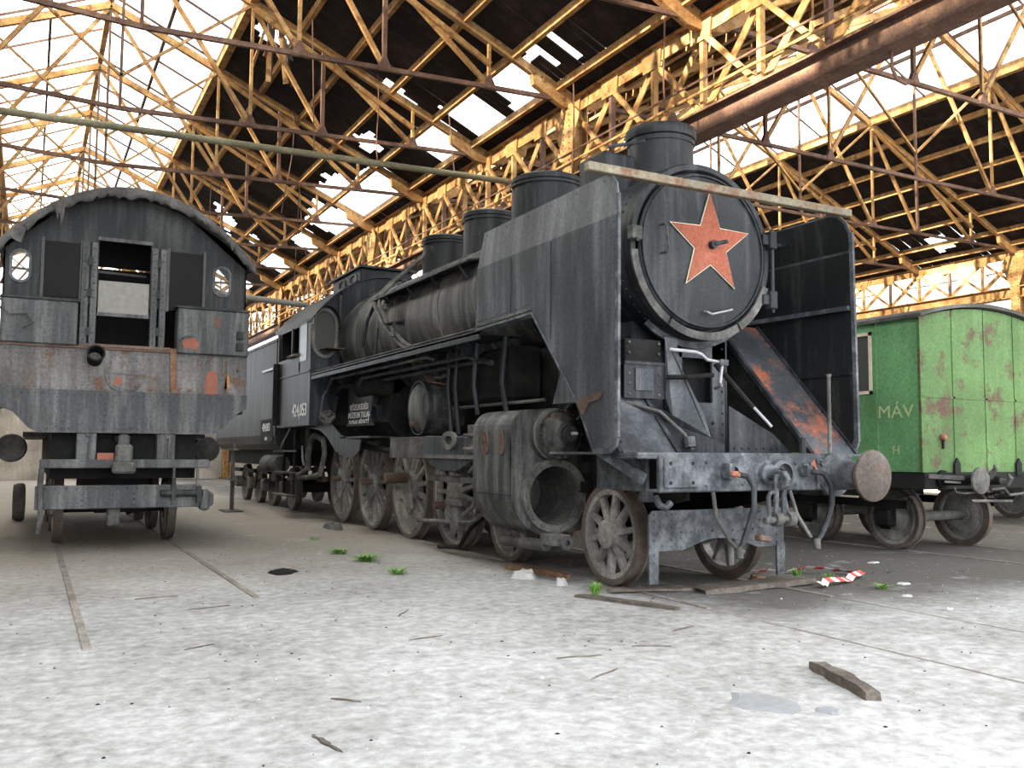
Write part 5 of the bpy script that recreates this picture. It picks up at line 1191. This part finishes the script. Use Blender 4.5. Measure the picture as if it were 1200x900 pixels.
for s in (-1, 1):
    x = cx + s * 1.62
    B().box(min(x, x - s * .02), max(x, x - s * .02), FY, 15.25, 1.95, 3.5).box(min(x, x - s * .02), max(x, x - s * .02), FY, FY + .12, 3.5, 4.12).build('cab_side', 'grey_dark', O)
    B().lathe([(0, 0), (0, .2), (.04, .22), (1.1, .22), (1.14, 0)], (cx + s * 1.45, 16.0, 1.42), (0, 1, 0), 20).build('air_tank', 'dusty', O, smooth=True)
B().box(cx - 1.6, cx + 1.6, FY, 15.3, 2.0, 2.2).build('cab_floor', 'under', O)
B().box(cx - 1.15, cx + 1.15, 15.22, 15.26, 2.2, 4.20).build('backhead_light_block', 'void', O)  # dark board added to keep the cab interior dim
B().box(cx - 1.15, cx + 1.15, 15.22, 15.26, 4.23, 4.75).build('front_light_block', 'void', O)  # upper dark board, added likewise; the gap leaves a bright slit
# roof with tattered felt edge hanging over the wall
n = 36; xs = [cx - 1.68 + 3.36 * k / n for k in range(n + 1)]
def oz2(x): return 4.12 + .95 * (1 - min(1, abs((x - cx) / 1.70)) ** 2.1)
r_ = B()
for k in range(n): r_.plate([(xs[k], FY - .26, oz2(xs[k])), (xs[k + 1], FY - .26, oz2(xs[k + 1])), (xs[k + 1], 15.4, oz2(xs[k + 1])), (xs[k], 15.4, oz2(xs[k]))], (0, 0, .05))
r_ = r_.build('cab_roof', 'tarp', O)
vv = []; rr = random.Random(11); nn = 72
for k in range(nn + 1):
    x = cx - 1.70 + 3.40 * k / nn; z = oz2(max(cx - 1.69, min(cx + 1.69, x))); drop = .09 + .07 * noise.noise((x * 3.1, 0, 2)) + rr.uniform(-.025, .03)
    tx = (x - cx) / 1.7; nrm = V(tx * .75, 0, 1).normalized()
    vv.append([V(x, FY - .20, z + .07) + nrm * .0, V(x, FY - .29, z + .06), V(x, FY - .32, z - drop * .3) , V(x, FY - .31 + rr.uniform(-.02, .02), z - drop)])
b_ = B(); b_.add([p for q in vv for p in q], [(k * 4 + j, (k + 1) * 4 + j, (k + 1) * 4 + j + 1, k * 4 + j + 1) for k in range(nn) for j in range(3)])
ft = b_.build('roof_felt_edge', 'tarp', r_, smooth=True); sm = ft.modifiers.new('thick', 'SOLIDIFY'); sm.thickness = .02
for xq, ln in ((.27, .34), (.22, .22), (-.13, .16), (2.55, .15)):
    z = oz2(xq)
    B().plate([(xq - .03, FY - .33, z + .0), (xq + .05, FY - .33, z + .03), (xq + .03, FY - .36, z - ln * .6), (xq + .005, FY - .34, z - ln), (xq - .02, FY - .35, z - ln * .5)], (0, -.008, 0)).build('felt_shred', 'tarp', r_)
B().plate([(-.36, FY - .3, 4.28), (-.22, FY - .3, 4.44), (-.14, FY - .34, 4.36), (-.2, FY - .36, 4.16), (-.28, FY - .34, 4.2)], (0, -.01, 0)).build('felt_shred', 'tarp', r_)
# hand rail pole at the corner and a loose wheel beyond
pl = thing('pipe_pole', (-.55, 13.3, 0), 'thin upright pipe pole beside the arched engine with a ring at its top', 'pole')
B().tube([(-.45, 13.3, -.01), (-.45, 13.3, 3.2)], .025, 8).build('pipe', 'dusty', pl, smooth=True)
bb = [(-.45 + .08 * math.sin(a), 13.3, 3.28 - .08 * math.cos(a)) for a in [2 * math.pi * k / 12 for k in range(13)]]
B().tube(bb, .014, 6).build('ring', 'dusty', pl)
lw = thing('loose_wheel', (-.12, 20.4, 0), 'loose iron wheel standing upright beside the arched engine', 'wheel')
B().lathe([(-.1, .24), (-.1, .34), (-.03, .37), (.06, .37), (.1, .34), (.1, .24), (-.1, .24)], (-.12, 20.4, .36), (1, .05, 0), 28).build('rim', 'dusty', lw, smooth=True)
B().lathe([(-.08, 0), (-.08, .26), (.08, .26), (.08, 0)], (-.12, 20.4, .36), (1, .05, 0), 20).build('disc', 'under', lw, smooth=True)

# ================================================================ GREEN COACH
K = thing('railway_coach', (X2, 13.0, 0), 'green wooden railway coach with rusty flaking end panels', 'coach')
a0, a1, e0, eY = 10.95, 13.81, 1.17, 8.43
cw = a1 - a0
B().box(a0 + .03, a1 - .03, eY + .03, 20.0, e0, 3.34).build('body_core', 'under', K)
def kz(x): return 3.36 + .21 * (1 - ((x - X2) / (cw / 2)) ** 2)
# end panels: four columns, two rows; the top row follows the roof
xcol = [a0, a0 + .69, a0 + 1.41, a0 + 2.10, a1]
for k in range(4):
    xa, xb = xcol[k] + .012, xcol[k + 1] - .012
    B().box(xa, xb, eY - .012, eY + .03, e0, 2.22).build('end_panel', 'green', K)
    tops = [xa + (xb - xa) * i / 6 for i in range(7)]
    B().plate([(x, eY - .012, kz(x) - .02) for x in tops] + [(xb, eY - .012, 2.24), (xa, eY - .012, 2.24)], (0, .04, 0)).build('end_panel', 'green', K)
for k, x in enumerate(xcol):
    B().box(x - .02, x + .02, eY - .022, eY + .02, e0, kz(max(a0 + .01, min(a1 - .01, x))) - .04).build('end_batten', 'green', K)
B().box(a0, a1, eY - .022, eY, 2.215, 2.245).build('end_rail', 'green', K)
for x in (xcol[1], xcol[3]):
    B().plate([(x - .06, eY - .02, e0 + .12), (x, eY - .02, e0 + .2), (x + .06, eY - .02, e0 + .12), (x + .06, eY - .02, e0 - .05), (x - .06, eY - .02, e0 - .05)], (0, -.03, 0)).build('end_bracket', 'void', K)
# sides
ys = [eY, eY + .74, eY + 1.5, eY + 2.3, eY + 3.1, eY + 3.9, eY + 4.7, eY + 5.6, eY + 6.5, eY + 7.4, eY + 8.4, eY + 9.4, eY + 10.5, 20.0]
for s, x in ((-1, a0), (1, a1)):
    for k in range(len(ys) - 1):
        ya, yb = ys[k] + .008, ys[k + 1] - .008
        win = k in (1, 3, 5, 7, 9)
        if win:
            m_ = (ya + yb) / 2; w0, w1 = ya + .06, yb - .06
            B().box(min(x, x - s * .03), max(x, x - s * .03), ya, yb, e0, 2.30).box(min(x, x - s * .03), max(x, x - s * .03), ya, yb, 3.22, 3.40).box(min(x, x - s * .03), max(x, x - s * .03), ya, w0, 2.30, 3.22).box(min(x, x - s * .03), max(x, x - s * .03), w1, yb, 2.30, 3.22).build('side_panel', 'green_side', K)
            wf = B().box(x - .02, x + .02, w0, w0 + .05, 2.30, 3.22).box(x - .02, x + .02, w1 - .05, w1, 2.30, 3.22).box(x - .02, x + .02, w0, w1, 2.30, 2.35).box(x - .02, x + .02, w0, w1, 3.17, 3.22).build('window_frame', 'cream', K)
            B().box(x - .02 * s - .004, x - .02 * s + .004, w0, w1, 2.33, 3.2).build('window_pane', 'window', wf)
        else:
            B().box(min(x, x - s * .03), max(x, x - s * .03), ya, yb, e0, 3.40).build('side_panel', 'green_side', K)
        B().box(min(x, x + s * .015), max(x, x + s * .015), ys[k] - .02, ys[k] + .02, e0, 3.40).build('side_batten', 'green_side', K)
text('coach_letters', 'MÁV', 'yellow', K, (a0 - .006, eY + .42, 1.94), (0, -1, 0), (0, 0, 1), .26, sx=1.15)
text('coach_letters', 'H', 'yellow', K, (a0 - .006, eY + .42, 1.42), (0, -1, 0), (0, 0, 1), .17)
n = 18; xs = [a0 - .08 + (cw + .16) * k / n for k in range(n + 1)]
rf = B()
for k in range(n): rf.plate([(xs[k], eY - .1, kz(xs[k])), (xs[k + 1], eY - .1, kz(xs[k + 1])), (xs[k + 1], 20.1, kz(xs[k + 1])), (xs[k], 20.1, kz(xs[k]))], (0, 0, .05))
rf.build('roof', 'tarp', K)
lmp = B().lathe([(0, .045), (-.04, .045), (-.06, .03), (-.06, 0)], (11.36, eY - .02, 1.66), (0, 1, 0), 14).build('tail_lamp', 'orange', K, smooth=True, label='small red lamp')
B().bar((11.36, eY - .03, 1.62), (11.36, eY - .03, 1.50), .03, .02).build('lamp_bracket', 'void', lmp)
# underframe, buffers, hook
B().box(a0 + .02, a1 - .02, eY - .02, 20.0, .93, 1.17).build('underframe', 'void', K, bevel=.01)
for s in (-1, 1):
    x = X2 + s * 1.06
    bf = B().lathe([(0, .13), (-.04, .13), (-.06, .085), (-.42, .07), (-.42, .05), (-.6, .05)], (x, eY - .02, 1.07), (0, 1, 0), 22).build('buffer', 'under', K, smooth=True)
    B().lathe([(-.56, 0), (-.56, .16), (-.575, .185), (-.60, .18), (-.61, .1), (-.615, 0)], (x, eY - .02, 1.07), (0, 1, 0), 30).build('buffer_head', 'dusty', bf, smooth=True)
    B().tube([(x - .28, eY - .42, .97), (x - .30, eY - .46, .91), (x - .22, eY - .52, .90), (x + .02, eY - .52, .91)], .014, 6).build('hand_iron', 'dusty', bf)
B().bar((11.0, eY - .06, 1.12), (11.25, eY - .42, 1.10), .05, .06).bar((11.0, eY - .3, 1.05), (11.2, eY - .4, 1.04), .02, .03).build('coupling_lever', 'dusty', K)
dh = B().lathe([(0, .07), (-.15, .06), (-.15, 0)], (11.95, eY - .02, 1.07), (0, 1, 0), 14).build('signal_horn', 'under', K, smooth=True)
B().tube([(11.95, eY - .15, 1.05), (12.02, eY - .28, 1.12), (12.02, eY - .36, 1.22), (11.96, eY - .38, 1.28)], [.06, .05, .03, .012], 8).build('hook_tip', 'dusty', dh, smooth=True)
B().tube([(11.55, eY - .3, .78), (12.45, eY - .3, .76)], .02, 8).build('step_rail', 'dusty', K)
dh = B().lathe([(0, .07), (-.18, .06), (-.18, 0)], (X2, eY - .02, 1.05), (0, 1, 0), 14).build('draw_hook', 'under', K, smooth=True)
B().tube([(X2, eY - .16, 1.05), (X2, eY - .3, 1.02), (X2 - .02, eY - .36, 1.09), (X2 - .02, eY - .32, 1.15)], [.05, .045, .035, .015], 8).build('hook_tip', 'dusty', dh, smooth=True)
B().tube([(X2 - .45, eY - .35, .93), (X2 - .25, eY - .4, .95), (X2 - .05, eY - .35, .85), (X2 + .3, eY - .4, .88)], .02, 8).build('coupling_link', 'dusty', dh, smooth=True)
for by in (9.42, 10.95, 17.4, 18.9):
    B().tube([(X2 - .8, by, .47), (X2 + .8, by, .47)], .08, 12).build('axle', 'dusty', K, smooth=True)
    for s in (-1, 1):
        place_wheel(WS_SOLID, 'wheel', K, (X2 + s * .79, by, .47), s)
        B().box(min(X2 + s * .9, X2 + s * 1.08), max(X2 + s * .9, X2 + s * 1.08), by - .13, by + .13, .34, .60).build('axle_box', 'under', K, bevel=.03)
        B().plate([(X2 + s * 1.0, by - .2, .60), (X2 + s * 1.0, by + .2, .60), (X2 + s * 1.0, by + .08, .30), (X2 + s * 1.0, by - .08, .30)], (s * .02, 0, 0)).build('horn_plate', 'under', K)
        sp = B()
        for j, L in enumerate((.55, .45, .34, .22)):
            sp.plate([(X2 + s * .98 - .05, by - L, .82 - j * .028), (X2 + s * .98 - .05, by, .775 - j * .028), (X2 + s * .98 - .05, by + L, .82 - j * .028), (X2 + s * .98 - .05, by + L, .845 - j * .028), (X2 + s * .98 - .05, by, .80 - j * .028), (X2 + s * .98 - .05, by - L, .845 - j * .028)], (.1, 0, 0))
        sp.build('leaf_spring', 'dusty', K)
for s in (-1, 1): B().box(X2 + s * 1.0 - .05, X2 + s * 1.0 + .05, 9.0, 11.4, .62, .74).build('bogie_side_bar', 'under', K)
# ---- dark flat wagon on the next track
Fw = thing('flat_wagon', (19.2, 16, 0), 'low dark flat wagon standing beyond the green coach', 'wagon')
B().box(17.8, 20.6, 11.5, 21.5, .95, 1.25).build('deck', 'under', Fw, bevel=.02)
B().box(17.78, 17.84, 11.5, 21.5, 1.25, 1.75).build('side_board', 'under', Fw)
B().box(17.9, 17.95, 13.8, 19.2, .4, .95).build('sill_light_screen', 'under', Fw)  # dark sheet added to hide the sunlit strip beyond the wagon
for y in (13.0, 19.8):
    B().tube([(18.4, y, .5), (20.0, y, .5)], .08, 10).build('axle', 'under', Fw)
    for s in (-1, 1): place_wheel(WS_TEND, 'wheel', Fw, (19.2 + s * .79, y, .5), s)
    B().box(18.1, 18.3, y - .15, y + .15, .36, .95).build('axle_box', 'under', Fw, bevel=.02)

# ================================================================ THINGS LYING ON THE GROUND
G0 = -.012
def plank(p, q, w, h, mat, label, jag=.06, name='plank', nseg=7, cat='plank'):
    """a split weathered board with ragged ends"""
    p, q = V(p), V(q); d = (q - p); L = d.length; d.normalize(); a = V(-d.y, d.x, 0); rr = random.Random(label)
    vs = []
    for k in range(nseg + 1):
        t = k / nseg; ww = w / 2 * (1 - .12 * rr.random()); hh = h * (1 - .15 * rr.random())
        if k in (0, nseg): ww *= .72; hh *= .75
        ctr = p.lerp(q, t); o1, o2 = rr.uniform(-jag, jag) * .2, rr.uniform(-jag, jag) * .2
        e = rr.uniform(-jag, jag) if k in (0, nseg) else 0
        vs += [ctr - a * (ww + o1) + V(0, 0, 0), ctr + a * (ww + o2) + d * e, ctr + a * (ww * .9 + o2) + V(0, 0, hh) + d * e * .4, ctr - a * (ww * .9 + o1) + V(0, 0, hh * .95)]
    fs = [(k * 4 + j, k * 4 + (j + 1) % 4, (k + 1) * 4 + (j + 1) % 4, (k + 1) * 4 + j) for k in range(nseg) for j in range(4)] + [(3, 2, 1, 0), tuple(nseg * 4 + j for j in range(4))]
    return tag(B().add(vs, fs).build(name, mat, at=p.lerp(q, .5)), label, cat)
plank((4.70, 4.50, G0), (4.40, 3.76, G0), .10, .07, 'wood', 'split grey timber lying alone on the pale floor')
plank((4.86, 7.72, G0), (5.28, 6.66, G0), .12, .035, 'wood', 'grey brown plank lying in front of the spoked leading wheel')
plank((6.10, 7.36, G0), (7.70, 7.43, .008), .36, .06, 'wood', 'wide curled board under the front guard plate', nseg=9, jag=.12)
plank((5.22, 9.9, G0), (5.45, 8.85, G0), .10, .07, 'wood_brown', 'brown plank on the ground below the open cylinder')
plank((5.28, 7.74, .012), (6.24, 7.53, G0), .12, .03, 'wood', 'thin dark lath beside the wide curled board')
plank((1.32, 4.56, G0), (1.37, 4.30, G0), .02, .012, 'wood', 'short dark stick on the white foreground floor', name='stick', cat='stick')
for k, (x, y, L, a) in enumerate(((1.35, 8.6, .35, .2), (.95, 9.4, .4, .1), (1.05, 6.9, .25, .5), (2.6, 6.5, .3, .2), (2.9, 7.5, .3, .9), (3.3, 5.5, .3, -.2), (3.2, 4.9, .35, .5), (4.0, 5.6, .3, -.5), (4.6, 5.9, .3, .3), (1.6, 5.2, .2, -.8))):
    o = plank((x, y, G0), (x + L * math.cos(a), y + L * math.sin(a), G0), .012, .008, 'wood', 'thin twig of splintered wood on the dusty floor%d' % k, name='twig', nseg=4, cat='stick')
    o['label'] = 'thin twig of splintered wood on the dusty floor'; o['group'] = 'twigs strewn on the floor'
# dark scrap of felt
def rag(pts, mat, label, cat, h=.03, name='scrap'):
    cxx = sum(p[0] for p in pts) / len(pts); cyy = sum(p[1] for p in pts) / len(pts); rr = random.Random(label)
    n = len(pts); vs = [(x, y, G0) for x, y in pts] + [(cxx + (x - cxx) * .75, cyy + (y - cyy) * .75, G0 + h * rr.uniform(.5, 1.2)) for x, y in pts] + [(cxx, cyy, G0 + h * .8)]
    fs = [(k, (k + 1) % n, n + (k + 1) % n, n + k) for k in range(n)] + [(n + k, n + (k + 1) % n, 2 * n) for k in range(n)]
    return tag(B().add(vs, fs).build(name, mat, at=(cxx, cyy, G0)), label, cat)
def blob(x, y, rx, ry, n=11, seed=0):
    rr = random.Random(seed); return [(x + rx * math.cos(2 * math.pi * k / n) * rr.uniform(.7, 1.15), y + ry * math.sin(2 * math.pi * k / n) * rr.uniform(.7, 1.15)) for k in range(n)]
rag(blob(2.68, 10.7, .18, .24, seed=2), 'under', 'crumpled black felt scrap on the floor between the two engines', 'scrap')
rag(blob(3.8, 4.02, .20, .24, seed=3), 'sheet', 'flat grey sheet fragment lying near the split timber', 'scrap', h=.012)
rag(blob(4.0, 3.72, .09, .08, seed=4), 'sheet', 'small grey sheet fragment beside the larger flat sheet', 'scrap', h=.012)
rag(blob(5.02, 9.1, .14, .16, seed=5), 'paper', 'crumpled white paper lying below the open cylinder', 'paper', h=.09, name='crumpled_paper')
rag(blob(5.12, 8.45, .07, .07, seed=6), 'paper', 'small white paper ball near the spoked leading wheel', 'paper', h=.07, name='paper_ball')
rag(blob(5.25, 3.0, .14, .06, seed=8), 'under', 'dark flake of sheet metal at the edge of the pale floor', 'scrap', h=.015)
rag(blob(5.0, 16.3, .16, .5, n=17, seed=9), 'dusty', 'low heap of grey rubble beside the rear driving wheels', 'rubble', h=.12, name='rubble_heap')
rag(blob(7.4, 7.9, .10, .1, seed=10), 'wood_brown', 'brown rotten wood lump by the wide curled board', 'wood', h=.05, name='wood_lump')
for k, (x, y, r) in enumerate(((8.6, 6.9, .1), (9.3, 7.6, .12), (9.9, 8.4, .1), (8.9, 8.3, .08), (7.9, 6.3, .07), (10.2, 7.3, .09), (7.6, 5.6, .05))):
    o = rag(blob(x, y, r, r * .7, seed=20 + k), 'paper' if k % 2 == 0 else 'dusty', 'litter%d' % k, 'litter', h=.015, name='paper_scrap')
    o['label'] = 'flattened scrap of paper on the dark oily ground'; o['group'] = 'paper scraps by the green coach'
# red and white barrier tape
tp = thing('barrier_tape', (8.1, 7.6, G0), 'crumpled red and white striped barrier tape on the ground', 'tape')
path = [(7.6, 8.25), (7.9, 8.12), (8.25, 8.0), (8.55, 7.85), (8.66, 7.62), (8.55, 7.42), (8.25, 7.3), (7.95, 7.16), (7.65, 7.12), (7.45, 7.02)]
seg = []
for k in range(len(path) - 1):
    for j in range(3):
        t = j / 3; seg.append((path[k][0] * (1 - t) + path[k + 1][0] * t, path[k][1] * (1 - t) + path[k + 1][1] * t))
seg.append(path[-1])
rr = random.Random(4); hs = [rr.uniform(.005, .06) for _ in seg]
for k in range(len(seg) - 1):
    a, b = V(*seg[k], 0), V(*seg[k + 1], 0); d = (b - a).normalized(); nr = V(-d.y, d.x, 0) * .035
    za, zb = G0 + hs[k], G0 + hs[k + 1]
    B().plate([a - nr + V(0, 0, za + .035), b - nr + V(0, 0, zb + .035), b + nr + V(0, 0, zb), a + nr + V(0, 0, za)], (0, 0, .003)).build('tape_stripe', 'tape_red' if k % 2 else 'tape_white', tp)
# weeds
def weed(x, y, R, H, n, label, seed, group=None):
    w = thing('weed', (x, y, G0), label, 'weed', group); rr = random.Random(seed)
    for k in range(int(n * 2.2)):
        a = rr.uniform(0, 6.28); l = R * rr.uniform(.5, 1.1); h = H * rr.uniform(.6, 1.1); wd = rr.uniform(.005, .010) * (1 + H)
        bx_, by_ = x + rr.uniform(-.3, .3) * R, y + rr.uniform(-.3, .3) * R; d = V(math.cos(a), math.sin(a), 0); s_ = V(-d.y, d.x, 0) * wd; p = V(bx_, by_, G0)
        q = [p - s_ * .4, p + s_ * .4, p + d * l * .5 + V(0, 0, h * .75) + s_, p + d * l * .5 + V(0, 0, h * .75) - s_, p + d * l + V(0, 0, h)]
        B().add(q, [(0, 1, 2, 3), (3, 2, 4)]).build('leaf', 'leaf', w)
weed(5.05, 7.68, .10, .13, 26, 'bright green weed tuft at the foot of the spoked leading wheel', 1)
weed(3.86, 12.3, .22, .08, 30, 'low green weed patch on the floor, farthest from the black locomotive buffers', 2)
weed(3.92, 11.35, .28, .09, 42, 'broad green weed patch on the floor between the two engines', 3)
weed(3.84, 10.0, .18, .08, 26, 'small green weed patch beside the broad one, towards the open cylinder', 4)
weed(7.84, 7.74, .09, .12, 12, 'small weed growing inside the loop of barrier tape', 5)
weed(7.95, 7.35, .09, .10, 12, 'small weed growing beside the white end of the barrier tape', 6)
weed(8.1, 6.75, .16, .06, 14, 'flat pale weed on the dark ground in front of the barrier tape', 7)
weed(4.1, 14.4, .12, .06, 12, 'tiny weed on the ground near the middle driving wheels', 8)
# crumbs of plaster and stone strewn over the floor
bpy.context.view_layer.update()
KEEP_OFF = []
for o in COL.objects:
    if o.type != 'MESH': continue
    q = [o.matrix_world @ V(v) for v in o.bound_box]
    if min(v.z for v in q) > .04 or o.name in ('floor',): continue
    e = (min(v.x for v in q) - .025, max(v.x for v in q) + .025, min(v.y for v in q) - .025, max(v.y for v in q) + .025)
    KEEP_OFF.append(e)
TAKEN = {}
def free_spot(x, y, r):
    if any(a <= x <= b and c_ <= y <= d for a, b, c_, d in KEEP_OFF): return False
    i, j = int(x / .06), int(y / .06)
    for a in (-1, 0, 1):
        for b in (-1, 0, 1):
            for (u, w, t) in TAKEN.get((i + a, j + b), ()):
                if math.hypot(u - x, w - y) < 1.6 * (r + t): return False
    TAKEN.setdefault((i, j), []).append((x, y, r)); return True
cr = B(); rr = random.Random(21)
for k in range(1500):
    x = rr.uniform(-1.5, 10.5); y = 2.6 + 16 * rr.random() ** 1.3; r = rr.uniform(.003, .010) * (1 + .6 * (rr.random() < .08))
    if not free_spot(x, y, r): continue
    t = rr.uniform(0, 6.28); pts = [(x + r * math.cos(t + 2 * math.pi * j / 4) * rr.uniform(.6, 1.3), y + r * math.sin(t + 2 * math.pi * j / 4) * rr.uniform(.6, 1.3), G0) for j in range(4)]
    cr.add(pts + [(x, y, G0 + r * .9)], [(j, (j + 1) % 4, 4) for j in range(4)])
o = cr.build('plaster_crumbs', 'paper'); tag(o, 'pale crumbs of plaster strewn over the floor', 'rubble', kind='stuff')
cr = B()
for k in range(700):
    x = rr.uniform(-1.5, 10.5); y = 3 + 16 * rr.random() ** 1.1; r = rr.uniform(.004, .014)
    if not free_spot(x, y, r): continue
    t = rr.uniform(0, 6.28); pts = [(x + r * math.cos(t + 2 * math.pi * j / 4) * rr.uniform(.6, 1.6), y + r * math.sin(t + 2 * math.pi * j / 4) * rr.uniform(.6, 1.3), G0) for j in range(4)]
    cr.add(pts + [(x, y, G0 + r * .6)], [(j, (j + 1) % 4, 4) for j in range(4)])
o = cr.build('dark_cinders', 'under'); tag(o, 'dark cinders strewn over the floor', 'cinders', kind='stuff')
